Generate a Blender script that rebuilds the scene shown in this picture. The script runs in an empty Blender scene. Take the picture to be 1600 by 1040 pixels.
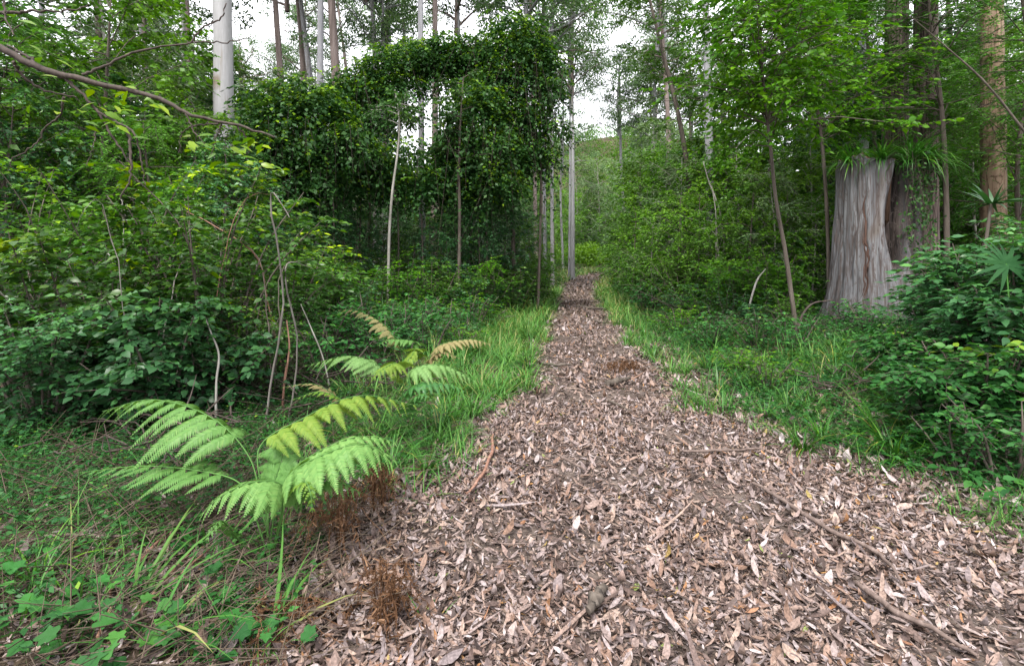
import bpy, math, random
import numpy as np
from mathutils import noise as mnoise, Vector
random.seed(7)
RNG = np.random.default_rng(11)
S = bpy.context.scene
COL = S.collection
rad = math.radians

# ------------------------------------------------------------------ camera, sky, sun, exposure
EYE = 1.5                       # camera height in metres
HOR = 410.0                     # horizon row in the 1600x1040 photograph
FPX = 800.0                     # focal length in photograph pixels
cam_d = bpy.data.cameras.new('camera')
cam_d.lens = 18.0; cam_d.sensor_width = 36.0
cam_d.shift_y = -(520 - HOR) / 1600.0
cam_d.clip_start = 0.05; cam_d.clip_end = 3000
cam = bpy.data.objects.new('camera', cam_d); COL.objects.link(cam)
cam.location = (0, 0, EYE); cam.rotation_euler = (rad(90), 0, 0)
S.camera = cam

SUN_EL, SUN_AZ = rad(58), rad(200)          # azimuth clockwise from +Y
w = bpy.data.worlds.new('World'); S.world = w; w.use_nodes = True
nt = w.node_tree; nt.nodes.clear()
sky = nt.nodes.new('ShaderNodeTexSky'); sky.sky_type = 'NISHITA'
sky.sun_disc = False; sky.sun_elevation = SUN_EL; sky.sun_rotation = SUN_AZ
sky.air_density = 1.0; sky.dust_density = 3.0
cloud = nt.nodes.new('ShaderNodeMix'); cloud.data_type = 'RGBA'
cloud.inputs['Factor'].default_value = 0.72
cloud.inputs['B'].default_value = (10.0, 9.7, 10.0, 1)   # bright overcast veil
bg = nt.nodes.new('ShaderNodeBackground'); bg.inputs['Strength'].default_value = 0.1
wo = nt.nodes.new('ShaderNodeOutputWorld')
nt.links.new(sky.outputs[0], cloud.inputs['A'])
nt.links.new(cloud.outputs['Result'], bg.inputs['Color'])
nt.links.new(bg.outputs[0], wo.inputs[0])
sd = bpy.data.lights.new('sun', 'SUN'); sd.energy = 1.7; sd.angle = rad(12); sd.color = (1, .96, .9)
sun = bpy.data.objects.new('sun', sd); COL.objects.link(sun)
dirv = Vector((math.sin(SUN_AZ) * math.cos(SUN_EL), math.cos(SUN_AZ) * math.cos(SUN_EL), math.sin(SUN_EL)))
sun.rotation_euler = dirv.to_track_quat('Z', 'Y').to_euler()
sun.location = (0, 0, 60)
S.view_settings.view_transform = 'Standard'; S.view_settings.look = 'None'
S.view_settings.gamma = 1.0; S.view_settings.exposure = 1.92
S.view_settings.use_curve_mapping = False
S.cycles.max_bounces = 7; S.cycles.diffuse_bounces = 4; S.cycles.glossy_bounces = 2
S.cycles.transmission_bounces = 4; S.cycles.sample_clamp_indirect = 6.0
S.cycles.use_denoising = True
try:
    S.cycles.denoiser = 'OPENIMAGEDENOISE'; S.cycles.denoising_prefilter = 'ACCURATE'
    S.cycles.denoising_input_passes = 'RGB_ALBEDO_NORMAL'
except Exception:
    pass

# ------------------------------------------------------------------ helpers
def lin(c):
    return tuple((v / 12.92 if v <= .04045 else ((v + .055) / 1.055) ** 2.4) for v in c)

def nrm(a):
    return a / np.maximum(np.linalg.norm(a, axis=-1, keepdims=True), 1e-9)

def PX(px, Y):
    return (px - 800.0) / FPX * Y

def PZ(py, Y):
    return EYE + (HOR - py) / FPX * Y

def P3(px, py, Y):
    return np.array([PX(px, Y), Y, PZ(py, Y)])

EY = np.array([-6, 0, 2.0, 2.6, 3.2, 4.2, 5.7, 8, 10.9, 20, 30, 40, 48, 56, 64, 400])
EL = np.array([-.6, -.5, -.55, -.6, -.6, -.4, -.05, .25, .55, 1.5, 2.8, 4.9, 8.2, 14, 23, 500])
ER = np.array([2.8, 2.8, 2.75, 2.6, 2.35, 2.07, 2.0, 2.2, 2.5, 3.6, 5.0, 7.2, 10.8, 16.8, 26, 503])

def edges(y):
    y = np.asarray(y, float); k = np.clip((y - 2.2) / 2, 0, 1)      # ragged, wandering edges
    wl = (.10 * np.sin(y * 2.1) + .07 * np.sin(y * 5.3 + 1) + .05 * np.sin(y * 11.7)) * k
    wr = (.12 * np.sin(y * 1.7 + 2) + .08 * np.sin(y * 4.6) + .05 * np.sin(y * 12.9 + 2)) * k
    return np.interp(y, EY, EL) + wl, np.interp(y, EY, ER) + wr

def sst(t):
    t = np.clip(t, 0, 1); return t * t * (3 - 2 * t)

def gh(x, y):
    """ground height"""
    x = np.asarray(x, float); y = np.asarray(y, float)
    l, r = edges(y)
    dr = x - r; dl = l - x
    h = .30 * sst(dr / 2.6) + .10 * sst(dl / 3.0) + .25 * sst((dr - 4) / 10) + .35 * sst((dl - 6) / 14)
    h = h + .54 * sst((y - 20) / 36)
    off = sst(np.maximum(dr, dl) / 1.2)
    h = h + (.012 + .035 * off) * (np.sin(x * 1.7 + y * .9) * np.sin(y * 1.3 - x * .6) + .5 * np.sin(x * 4.1 - y * 2.3) * np.sin(y * 3.7 + 1.0))
    # two faint wheel hollows along the path
    c = .5 * (l + r)
    h = h - .025 * (np.exp(-((x - c + .45) / .25) ** 2) + np.exp(-((x - c - .5) / .25) ** 2)) * (1 - off)
    # wooded hill at the far end
    h = h + 80 * np.exp(-(((x - 75) / 150) ** 2 + ((y - 330) / 110) ** 2))
    return h

class MB:
    """collects vertices and faces, links them as ONE mesh"""
    def __init__(s):
        s.V = []; s.R = []; s.Q = []; s.T = []; s.n = 0; s.qm = []; s.tm = []
    def add(s, V, F, R=0.5, mat=0):
        V = np.asarray(V, float).reshape(-1, 3); F = np.asarray(F, int)
        R = np.broadcast_to(np.asarray(R, float), (len(V),)) if np.ndim(R) < 1 or len(np.atleast_1d(R)) != len(V) else R
        s.V.append(V); s.R.append(R)
        if F.size:
            (s.Q if F.shape[1] == 4 else s.T).append(F + s.n)
            (s.qm if F.shape[1] == 4 else s.tm).append(np.full(len(F), mat, np.int32))
        s.n += len(V)
    def mesh(s, name, mats):
        me = bpy.data.meshes.new(name)
        V = np.concatenate(s.V) if s.V else np.zeros((0, 3))
        Q = np.concatenate(s.Q) if s.Q else np.zeros((0, 4), int)
        T = np.concatenate(s.T) if s.T else np.zeros((0, 3), int)
        me.vertices.add(len(V)); me.vertices.foreach_set('co', V.astype(np.float32).ravel())
        loops = np.concatenate([Q.ravel(), T.ravel()]).astype(np.int32)
        me.loops.add(len(loops)); me.loops.foreach_set('vertex_index', loops)
        starts = np.concatenate([np.arange(len(Q)) * 4, len(Q) * 4 + np.arange(len(T)) * 3]).astype(np.int32)
        me.polygons.add(len(starts)); me.polygons.foreach_set('loop_start', starts)
        mi = np.concatenate((s.qm + s.tm) or [np.zeros(0, np.int32)]).astype(np.int32)
        if not isinstance(mats, (list, tuple)): mats = [mats]
        for m in mats: me.materials.append(m)
        if len(mats) > 1: me.polygons.foreach_set('material_index', mi)
        me.update(calc_edges=True)
        at = me.attributes.new('tone', 'FLOAT', 'POINT')
        at.data.foreach_set('value', np.concatenate(s.R).astype(np.float32) if s.R else np.zeros(0, np.float32))
        return me
    def build(s, name, mats, parent=None, loc=None):
        o = bpy.data.objects.new(name, s.mesh(name, mats)); COL.objects.link(o)
        if parent: o.parent = parent
        if loc is not None: o.location = loc
        return o

def tag(o, label=None, cat=None, group=None, kind=None):
    if label: o['label'] = label
    if cat: o['category'] = cat
    if group: o['group'] = group
    if kind: o['kind'] = kind
    return o

def thing(name, loc, label, cat, group=None, rz=0, sc=1):
    o = bpy.data.objects.new(name, None); COL.objects.link(o)
    o.empty_display_size = .2
    o.location = loc; o.rotation_euler = (0, 0, rz)
    o.scale = (sc, sc, sc) if np.isscalar(sc) else sc
    return tag(o, label, cat, group)

# leaf outlines: base at the origin, tip at +Y, face towards +Z
PR = {}
PR['quad'] = (np.array([[0, 0, 0], [.5, .45, .12], [0, 1, -.1], [-.5, .45, .12]]), np.array([[0, 1, 2, 3]]))
PR['leaf'] = (np.array([[0, 0, 0], [.42, .25, .1], [.46, .55, .07], [0, 1, -.22], [-.46, .55, .07], [-.42, .25, .1], [0, .28, 0], [0, .6, -.04]]),
              np.array([[0, 1, 6, 5], [6, 1, 2, 7], [5, 6, 7, 4], [7, 2, 3, 4]]))
def _litter():
    ys = np.array([0, .2, .45, .7, .9, 1.0]); ws = np.array([.03, .34, .5, .4, .18, .02])
    V = []; F = []
    for i, (y, wd) in enumerate(zip(ys, ws)):
        V += [[-wd, y, wd * .35], [0, y, 0], [wd, y, wd * .35]]
        if i:
            a = (i - 1) * 3; b = i * 3
            F += [[a, a + 1, b + 1, b], [a + 1, a + 2, b + 2, b + 1]]
    return np.array(V, float), np.array(F)
PR['litter'] = _litter()
def _blade(n=5):
    V = []; F = []
    for i in range(n):
        t = i / (n - 1); wd = .5 * (1 - t ** 1.6) + .02
        V += [[-wd, t, 0], [wd, t, 0]]
        if i:
            a = 2 * (i - 1); F.append([a, a + 1, a + 3, a + 2])
    return np.array(V, float), np.array(F)
PR['blade'] = _blade()
def _lobed():
    # three to five lobed creeper leaf
    pts = [(0, 0), (.22, -.1), (.5, .08), (.42, .3), (.62, .52), (.34, .58), (.2, .72), (0, 1.0), (-.2, .72), (-.34, .58), (-.62, .52), (-.42, .3), (-.5, .08), (-.22, -.1)]
    P_ = np.array(pts + pts[:1]); q = []
    for i in range(len(pts)):
        a, b, c, d = P_[i - 1 if i else -2], P_[i], P_[i + 1], P_[(i + 2) % len(pts)]
        for t in (0, .5): q.append(.5 * (2 * b + (c - a) * t + (2 * a - 5 * b + 4 * c - d) * t * t + (-a + 3 * b - 3 * c + d) * t ** 3))
    pts = [tuple(v) for v in q]
    V = [[0, .35, .0]] + [[x, y, .10 * abs(x) - .12 * max(0, y - .5) + .03 * math.sin(9 * x + 7 * y)] for x, y in pts]
    n = len(pts)
    return np.array(V, float), np.array([[0, 1 + i, 1 + (i + 1) % n] for i in range(n)])
PR['lobed'] = _lobed()

def scatter(mb, prim, pos, fwd, up, sx, sy, R, sz=None, mat=0, curl=None):
    """leaf shapes at many places at once; curl bends the shape along its length"""
    v, f = PR[prim]; N = len(pos)
    if N == 0: return
    f_ = nrm(fwd); s_ = nrm(np.cross(f_, up)); u_ = np.cross(s_, f_)
    sx = np.broadcast_to(sx, (N,)); sy = np.broadcast_to(sy, (N,))
    sz = sx if sz is None else np.broadcast_to(sz, (N,))
    y = np.broadcast_to(v[None, :, 1], (N, len(v))) * sy[:, None]
    z = v[None, :, 2] * sz[:, None]
    if curl is not None:
        c = np.broadcast_to(curl, (N,))[:, None]
        t = v[None, :, 1]
        cc = np.where(np.abs(c) < 1e-3, 1e-3, c)
        yy = np.sin(cc * t) / cc * sy[:, None] - z * np.sin(cc * t)
        zz = -(1 - np.cos(cc * t)) / cc * sy[:, None] + z * np.cos(cc * t)
        y, z = yy, zz
    V = pos[:, None, :] + s_[:, None, :] * (v[None, :, 0] * sx[:, None])[:, :, None] + f_[:, None, :] * y[:, :, None] + u_[:, None, :] * z[:, :, None]
    F = (f[None] + (np.arange(N) * len(v))[:, None, None]).reshape(-1, f.shape[1])
    Rv = np.repeat(np.broadcast_to(R, (N,)), len(v))
    mb.add(V.reshape(-1, 3), F, Rv, mat)

def smooth_line(pts, n=12):
    """Catmull-Rom through the points"""
    p = np.asarray(pts, float)
    if len(p) == 2:
        t = np.linspace(0, 1, n)[:, None]; return p[0] * (1 - t) + p[1] * t
    p = np.vstack([2 * p[0] - p[1], p, 2 * p[-1] - p[-2]])
    out = []; m = len(p) - 3
    for k in range(n):
        u = k / (n - 1) * m; i = min(int(u), m - 1); t = u - i
        a, b, c, d = p[i], p[i + 1], p[i + 2], p[i + 3]
        out.append(.5 * ((2 * b) + (-a + c) * t + (2 * a - 5 * b + 4 * c - d) * t * t + (-a + 3 * b - 3 * c + d) * t ** 3))
    return np.array(out)

def tube(mb, pts, radii, sides=6, R=.5, mat=0, rough=0.0, cap=True):
    p = np.asarray(pts, float); n = len(p)
    r = np.interp(np.linspace(0, 1, n), np.linspace(0, 1, len(np.atleast_1d(radii))), np.atleast_1d(radii))
    t = nrm(np.gradient(p, axis=0))
    ref = np.array([0, 0, 1.]) if abs(t[:, 2]).mean() < .8 else np.array([1., 0, 0])
    s_ = nrm(np.cross(t, ref)); u_ = np.cross(s_, t)
    a = np.linspace(0, 2 * np.pi, sides, endpoint=False)
    rr = r[:, None] * (1 + (rough * RNG.normal(size=(n, sides)) if rough else 0))
    V = p[:, None] + (s_[:, None] * np.cos(a)[None, :, None] + u_[:, None] * np.sin(a)[None, :, None]) * (rr[..., None] if rough else np.broadcast_to(rr, (n, sides))[..., None])
    i = np.arange(n - 1)[:, None] * sides; j = np.arange(sides)[None]; k = (j + 1) % sides
    F = np.stack([i + j, i + k, i + sides + k, i + sides + j], -1).reshape(-1, 4)
    mb.add(V.reshape(-1, 3), F, R, mat)
    if cap:
        for e, idx in ((0, np.arange(sides)[::-1]), (1, (n - 1) * sides + np.arange(sides))):
            c = p[0] if e == 0 else p[-1]
            Vc = np.vstack([V.reshape(-1, 3)[idx], c]); m = sides
            mb.add(Vc, np.array([[q, (q + 1) % m, m] for q in range(m)]), R, mat)

def sticks(mb, A, B, r, R=.4, mat=0):
    """many thin three-sided twigs at once"""
    A = np.asarray(A); B = np.asarray(B); N = len(A)
    if N == 0: return
    d = nrm(B - A); ref = np.where(np.abs(d[:, 2:3]) > .9, np.array([[1., 0, 0]]), np.array([[0, 0, 1.]]))
    s_ = nrm(np.cross(d, ref)); u_ = np.cross(s_, d)
    r = np.broadcast_to(r, (N,))[:, None, None]
    a = np.arange(3) * 2 * np.pi / 3
    ring = s_[:, None] * np.cos(a)[None, :, None] + u_[:, None] * np.sin(a)[None, :, None]
    V = np.concatenate([A[:, None] + ring * r, B[:, None] + ring * r * .5], 1)
    f = np.array([[0, 1, 4, 3], [1, 2, 5, 4], [2, 0, 3, 5]])
    F = (f[None] + (np.arange(N) * 6)[:, None, None]).reshape(-1, 4)
    mb.add(V.reshape(-1, 3), F, R, mat)

# ------------------------------------------------------------------ materials
def nodes_of(name):
    m = bpy.data.materials.new(name); m.use_nodes = True
    n = m.node_tree; n.nodes.clear(); return m, n

def ramp(n, stops):
    r = n.nodes.new('ShaderNodeValToRGB'); e = r.color_ramp.elements
    while len(e) < len(stops): e.new(.5)
    for k, (p, c) in enumerate(stops):
        e[k].position = p; e[k].color = (*c, 1)
    return r

def leaf_mat(name, stops, trans=.35, rough=.45, spec=.4, tcol=(1.25, 1.35, .55), objvar=.25, blotch=None, sat=1.16):
    spec *= .6
    m, n = nodes_of(name); L = n.links
    a = n.nodes.new('ShaderNodeAttribute'); a.attribute_name = 'tone'
    r = ramp(n, stops); L.new(a.outputs['Fac'], r.inputs[0])
    oi = n.nodes.new('ShaderNodeObjectInfo')
    mr = n.nodes.new('ShaderNodeMapRange'); mr.inputs['To Min'].default_value = 1 - objvar; mr.inputs['To Max'].default_value = 1 + objvar
    L.new(oi.outputs['Random'], mr.inputs[0])
    hs = n.nodes.new('ShaderNodeHueSaturation')
    hs.inputs['Saturation'].default_value = sat
    L.new(r.outputs[0], hs.inputs['Color']); L.new(mr.outputs[0], hs.inputs['Value'])
    base = hs.outputs[0]
    if blotch:
        sc, lo, hi = blotch
        tc = n.nodes.new('ShaderNodeTexCoord'); nz = n.nodes.new('ShaderNodeTexNoise'); nz.inputs['Scale'].default_value = sc; nz.inputs['Detail'].default_value = 4
        L.new(tc.outputs['Object'], nz.inputs[0])
        mb_ = n.nodes.new('ShaderNodeMapRange'); mb_.inputs['From Min'].default_value = .3; mb_.inputs['From Max'].default_value = .7; mb_.inputs['To Min'].default_value = lo; mb_.inputs['To Max'].default_value = hi
        L.new(nz.outputs[0], mb_.inputs[0]); h2 = n.nodes.new('ShaderNodeHueSaturation'); L.new(base, h2.inputs['Color']); L.new(mb_.outputs[0], h2.inputs['Value']); base = h2.outputs[0]
    p = n.nodes.new('ShaderNodeBsdfPrincipled'); p.inputs['Roughness'].default_value = rough
    p.inputs['Specular IOR Level'].default_value = spec
    L.new(base, p.inputs['Base Color'])
    out = n.nodes.new('ShaderNodeOutputMaterial')
    trans *= .8
    if trans > 0:
        mx = n.nodes.new('ShaderNodeMix'); mx.data_type = 'RGBA'; mx.blend_type = 'MULTIPLY'
        mx.inputs['Factor'].default_value = 1; mx.inputs['B'].default_value = (*tcol, 1)
        L.new(base, mx.inputs['A'])
        tr = n.nodes.new('ShaderNodeBsdfTranslucent'); L.new(mx.outputs['Result'], tr.inputs['Color'])
        ms = n.nodes.new('ShaderNodeMixShader'); ms.inputs[0].default_value = trans
        L.new(p.outputs[0], ms.inputs[1]); L.new(tr.outputs[0], ms.inputs[2]); L.new(ms.outputs[0], out.inputs[0])
    else:
        L.new(p.outputs[0], out.inputs[0])
    return m

def bark_mat(name, stops, scale=(9, 9, .9), rough=.85, bump=.25, spots=None, fine=(40, 40, 6), cracks=None, inner=None):
    m, n = nodes_of(name); L = n.links
    tc = n.nodes.new('ShaderNodeTexCoord'); oi = n.nodes.new('ShaderNodeObjectInfo')
    ad = n.nodes.new('ShaderNodeVectorMath'); ad.operation = 'ADD'
    mu = n.nodes.new('ShaderNodeVectorMath'); mu.operation = 'SCALE'; mu.inputs['Scale'].default_value = 37
    cx = n.nodes.new('ShaderNodeCombineXYZ')
    for k in range(3): L.new(oi.outputs['Random'], cx.inputs[k])
    L.new(cx.outputs[0], mu.inputs[0]); L.new(tc.outputs['Object'], ad.inputs[0]); L.new(mu.outputs[0], ad.inputs[1])
    def nz(sc, detail=6, dist=0):
        mp = n.nodes.new('ShaderNodeMapping'); mp.inputs['Scale'].default_value = sc
        mp.inputs['Rotation'].default_value = (rad(2), rad(-2), rad(17))
        t = n.nodes.new('ShaderNodeTexNoise'); t.inputs['Scale'].default_value = 1; t.inputs['Detail'].default_value = detail
        t.inputs['Distortion'].default_value = dist
        L.new(ad.outputs[0], mp.inputs[0]); L.new(mp.outputs[0], t.inputs[0]); return t.outputs[0]
    a = nz(scale, 7, .6); b = nz(fine, 4)
    mx = n.nodes.new('ShaderNodeMath'); mx.operation = 'MULTIPLY_ADD'; mx.inputs[1].default_value = .35
    sb = n.nodes.new('ShaderNodeMath'); sb.operation = 'SUBTRACT'; sb.inputs[1].default_value = .17
    L.new(b, mx.inputs[0]); L.new(a, sb.inputs[0]); L.new(sb.outputs[0], mx.inputs[2])
    r = ramp(n, stops); L.new(mx.outputs[0], r.inputs[0]); colr = r.outputs[0]
    if spots:
        sc, thr, c2 = spots
        s_ = nz(sc, 3, 1.0); rr = ramp(n, [(thr, (0, 0, 0)), (min(thr + .1, 1), (1, 1, 1))]); L.new(s_, rr.inputs[0])
        m2 = n.nodes.new('ShaderNodeMix'); m2.data_type = 'RGBA'; m2.inputs['B'].default_value = (*c2, 1)
        L.new(rr.outputs[0], m2.inputs['Factor']); L.new(colr, m2.inputs['A']); colr = m2.outputs['Result']
    if inner:      # the tone of each point leads from the outer wood over brown to rotten heartwood, blackened to paint in the cleft's shade
        at = n.nodes.new('ShaderNodeAttribute'); at.attribute_name = 'tone'
        r2 = ramp(n, inner); L.new(mx.outputs[0], r2.inputs[0])
        m4 = n.nodes.new('ShaderNodeMix'); m4.data_type = 'RGBA'; L.new(at.outputs['Fac'], m4.inputs['Factor']); L.new(colr, m4.inputs['A']); L.new(r2.outputs[0], m4.inputs['B']); colr = m4.outputs['Result']
    if cracks:
        for csc, wdt, c3 in cracks:
            q = nz(csc, 5, .8)
            d = n.nodes.new('ShaderNodeMath'); d.operation = 'SUBTRACT'; d.inputs[1].default_value = .5; L.new(q, d.inputs[0])
            ab = n.nodes.new('ShaderNodeMath'); ab.operation = 'ABSOLUTE'; L.new(d.outputs[0], ab.inputs[0])
            rr = ramp(n, [(0, (1, 1, 1)), (wdt, (0, 0, 0))]); L.new(ab.outputs[0], rr.inputs[0])
            m3 = n.nodes.new('ShaderNodeMix'); m3.data_type = 'RGBA'; m3.inputs['B'].default_value = (*c3, 1)
            L.new(rr.outputs[0], m3.inputs['Factor']); L.new(colr, m3.inputs['A']); colr = m3.outputs['Result']
    p = n.nodes.new('ShaderNodeBsdfPrincipled'); p.inputs['Roughness'].default_value = rough; p.inputs['Specular IOR Level'].default_value = .25
    L.new(colr, p.inputs['Base Color'])
    bp = n.nodes.new('ShaderNodeBump'); bp.inputs['Strength'].default_value = bump; bp.inputs['Distance'].default_value = .03
    L.new(mx.outputs[0], bp.inputs['Height']); L.new(bp.outputs[0], p.inputs['Normal'])
    out = n.nodes.new('ShaderNodeOutputMaterial'); L.new(p.outputs[0], out.inputs[0])
    return m

def ground_mat(name, stops, sc=6):
    m, n = nodes_of(name); L = n.links
    tc = n.nodes.new('ShaderNodeTexCoord')
    t1 = n.nodes.new('ShaderNodeTexNoise'); t1.inputs['Scale'].default_value = sc; t1.inputs['Detail'].default_value = 10; t1.inputs['Roughness'].default_value = .7
    t2 = n.nodes.new('ShaderNodeTexVoronoi'); t2.inputs['Scale'].default_value = sc * 7
    L.new(tc.outputs['Object'], t1.inputs[0]); L.new(tc.outputs['Object'], t2.inputs[0])
    md = n.nodes.new('ShaderNodeMath'); md.operation = 'MULTIPLY_ADD'; md.inputs[1].default_value = .25
    L.new(t2.outputs[0], md.inputs[0]); L.new(t1.outputs[0], md.inputs[2])
    r = ramp(n, stops); L.new(md.outputs[0], r.inputs[0])
    p = n.nodes.new('ShaderNodeBsdfPrincipled'); p.inputs['Roughness'].default_value = .95; p.inputs['Specular IOR Level'].default_value = .15
    L.new(r.outputs[0], p.inputs['Base Color'])
    bp = n.nodes.new('ShaderNodeBump'); bp.inputs['Strength'].default_value = .6; bp.inputs['Distance'].default_value = .02
    L.new(md.outputs[0], bp.inputs['Height']); L.new(bp.outputs[0], p.inputs['Normal'])
    out = n.nodes.new('ShaderNodeOutputMaterial'); L.new(p.outputs[0], out.inputs[0])
    return m

M = {}
M['soil'] = ground_mat('forest_soil', [(.3, (.018, .013, .009)), (.55, (.045, .034, .022)), (.8, (.085, .065, .045))])
M['track'] = ground_mat('track_soil', [(.3, (.028, .021, .018)), (.55, (.072, .055, .046)), (.8, (.13, .105, .09))], 5)
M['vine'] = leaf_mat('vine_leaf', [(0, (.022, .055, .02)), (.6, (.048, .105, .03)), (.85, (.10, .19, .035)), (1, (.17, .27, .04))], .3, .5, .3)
M['thicket'] = leaf_mat('thicket_leaf', [(0, (.022, .055, .016)), (.55, (.045, .105, .025)), (.85, (.10, .19, .03)), (1, (.24, .33, .04))], .35, .35, .5)
M['deep'] = leaf_mat('deep_green_leaf', [(0, (.02, .055, .024)), (.6, (.04, .10, .04)), (1, (.075, .17, .05))], .3, .4, .45)  # leaves of their own dark bluish green
M['bright'] = leaf_mat('bright_leaf', [(0, (.034, .09, .018)), (.6, (.064, .155, .027)), (1, (.13, .25, .04))], .42, .42, .4)
M['mid'] = leaf_mat('mid_leaf', [(0, (.035, .085, .018)), (.6, (.07, .15, .03)), (1, (.13, .24, .04))], .38, .45, .4)
M['gum'] = leaf_mat('gum_leaf', [(0, (.045, .085, .04)), (.6, (.085, .145, .065)), (1, (.15, .22, .09))], .35, .5, .35)
M['feather'] = leaf_mat('feathery_leaf', [(0, (.03, .09, .02)), (.6, (.06, .15, .03)), (1, (.11, .23, .05))], .35, .5, .3)
M['herb'] = leaf_mat('herb_leaf', [(0, (.02, .065, .022)), (.55, (.04, .115, .036)), (.9, (.075, .18, .05)), (1, (.16, .25, .05))], .32, .45, .35)
M['grass'] = leaf_mat('grass_blade', [(0, (.028, .08, .022)), (.5, (.052, .14, .032)), (.85, (.09, .205, .045)), (1, (.2, .21, .08))], .3, .5, .3, sat=1.05)
M['strap'] = leaf_mat('strap_blade', [(0, (.025, .075, .02)), (.6, (.05, .13, .03)), (.93, (.12, .22, .04)), (1, (.3, .28, .1))], .3, .35, .5)
M['palm'] = leaf_mat('palm_leaf', [(0, (.016, .05, .02)), (1, (.035, .09, .035))], .25, .6, .2)
M['fern'] = leaf_mat('fern_green', [(0, (.06, .15, .038)), (.6, (.105, .22, .058)), (1, (.18, .295, .088))], .36, .5, .35, objvar=.1, sat=1.03)
M['fernp'] = leaf_mat('fern_pale', [(0, (.08, .17, .045)), (.6, (.13, .235, .075)), (1, (.2, .31, .10))], .35, .5, .3, objvar=.1, sat=1.0)
M['ferny'] = leaf_mat('fern_yellow', [(0, (.10, .18, .045)), (.5, (.165, .225, .06)), (.85, (.26, .26, .085)), (1, (.24, .15, .06))], .35, .55, .25, objvar=.1)
M['fernb'] = leaf_mat('fern_rusty', [(0, (.13, .085, .045)), (.5, (.20, .165, .065)), (1, (.25, .24, .085))], .3, .6, .2, objvar=.1, sat=.9)
M['dead'] = leaf_mat('dead_fern', [(0, (.045, .026, .016)), (.6, (.11, .065, .042)), (1, (.19, .125, .085))], .1, .8, .1)
M['litter'] = leaf_mat('dead_leaf', [(0, (.028, .02, .018)), (.12, (.06, .042, .036)), (.24, (.11, .077, .066)), (.33, (.145, .12, .12)), (.43, (.22, .155, .125)), (.52, (.155, .095, .068)), (.6, (.235, .198, .195)), (.7, (.275, .205, .165)), (.78, (.19, .133, .112)), (.85, (.32, .27, .265)), (.93, (.37, .32, .31)), (.95, (.23, .115, .065)), (.98, (.27, .15, .06)), (1, (.15, .19, .055))], .08, .6, .35, objvar=0, blotch=(90, .55, 1.4), sat=1.0)
M['wood'] = bark_mat('dead_wood', [(.2, (.05, .036, .03)), (.6, (.14, .105, .09)), (.9, (.24, .19, .17))], (30, 30, 8), .85, .3)
M['stalk'] = bark_mat('dry_stalk', [(.2, (.035, .026, .018)), (.6, (.09, .068, .048)), (.9, (.16, .125, .095))], (30, 30, 8), .85, .2)
M['twig'] = bark_mat('dark_twig', [(.2, (.02, .016, .013)), (.6, (.055, .042, .035)), (.9, (.12, .095, .08))], (30, 30, 8), .8, .2)
M['reedy'] = bark_mat('reddish_bark_strip', [(.2, (.10, .05, .035)), (.6, (.22, .12, .085)), (.9, (.34, .22, .17))], (30, 30, 8), .8, .2)
M['gumwhite'] = bark_mat('pale_gum_bark', [(.15, (.13, .127, .12)), (.45, (.235, .235, .235)), (.8, (.33, .33, .335))], (5, 5, .5), .7, .06, ((2.5, 2.5, .35), .62, (.17, .145, .115)))
M['gumgrey'] = bark_mat('grey_gum_bark', [(.15, (.095, .095, .10)), (.5, (.215, .216, .228)), (.85, (.34, .34, .35))], (7, 7, .6), .75, .12, ((5, 5, .7), .6, (.12, .105, .09)))
M['gumpink'] = bark_mat('brown_pink_bark', [(.15, (.07, .054, .047)), (.5, (.17, .135, .123)), (.85, (.28, .235, .22))], (8, 8, .8), .85, .3)
M['gumtan'] = bark_mat('tan_bark', [(.15, (.095, .065, .042)), (.5, (.205, .145, .098)), (.85, (.31, .235, .165))], (7, 7, .8), .8, .25, ((4, 4, .8), .58, (.11, .10, .055)), cracks=[((9, 9, .5), .03, (.07, .04, .025)), ((4, 4, 3), .015, (.09, .055, .035))])
M['fibrous'] = bark_mat('fibrous_bark', [(.2, (.045, .033, .028)), (.5, (.12, .09, .08)), (.85, (.22, .18, .165))], (14, 14, .7), .95, .9, cracks=[((10, 10, .3), .06, (.02, .014, .012))])
M['darkbark'] = bark_mat('dark_bark', [(.2, (.03, .025, .02)), (.5, (.075, .062, .05)), (.85, (.14, .12, .10))], (10, 10, 1.2), .9, .4)
M['lichen'] = bark_mat('pale_sapling_bark', [(.2, (.10, .095, .08)), (.5, (.22, .21, .185)), (.85, (.36, .35, .32))], (14, 14, 3), .85, .2)
M['greybark'] = bark_mat('grey_sapling_bark', [(.2, (.06, .052, .045)), (.5, (.13, .118, .105)), (.85, (.25, .235, .215))], (14, 14, 3), .85, .2)
M['stump'] = bark_mat('weathered_stump_wood', [(.22, (.024, .022, .022)), (.40, (.075, .074, .077)), (.53, (.125, .127, .133)), (.64, (.15, .153, .158)), (.82, (.225, .228, .234))], (9, 9, .55), .9, .5, ((1.6, 1.6, .5), .62, (.10, .085, .072)), (55, 55, 3), [((7, 7, .35), .03, (.05, .038, .034)), ((16, 16, .7), .035, (.075, .06, .055)), ((3, 3, 2.2), .012, (.09, .075, .07))], [(.25, (.004, .003, .003)), (.5, (.016, .012, .010)), (.7, (.055, .042, .036)), (.9, (.09, .075, .068))])
M['rot'] = bark_mat('rotten_heartwood', [(.2, (.02, .012, .008)), (.5, (.06, .035, .022)), (.85, (.13, .08, .05))], (16, 16, 1), .95, .8)
M['crack'] = bark_mat('rusty_crack_wood', [(.2, (.025, .014, .011)), (.5, (.065, .037, .028)), (.85, (.12, .075, .06))], (30, 30, 2), .95, .6)

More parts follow.
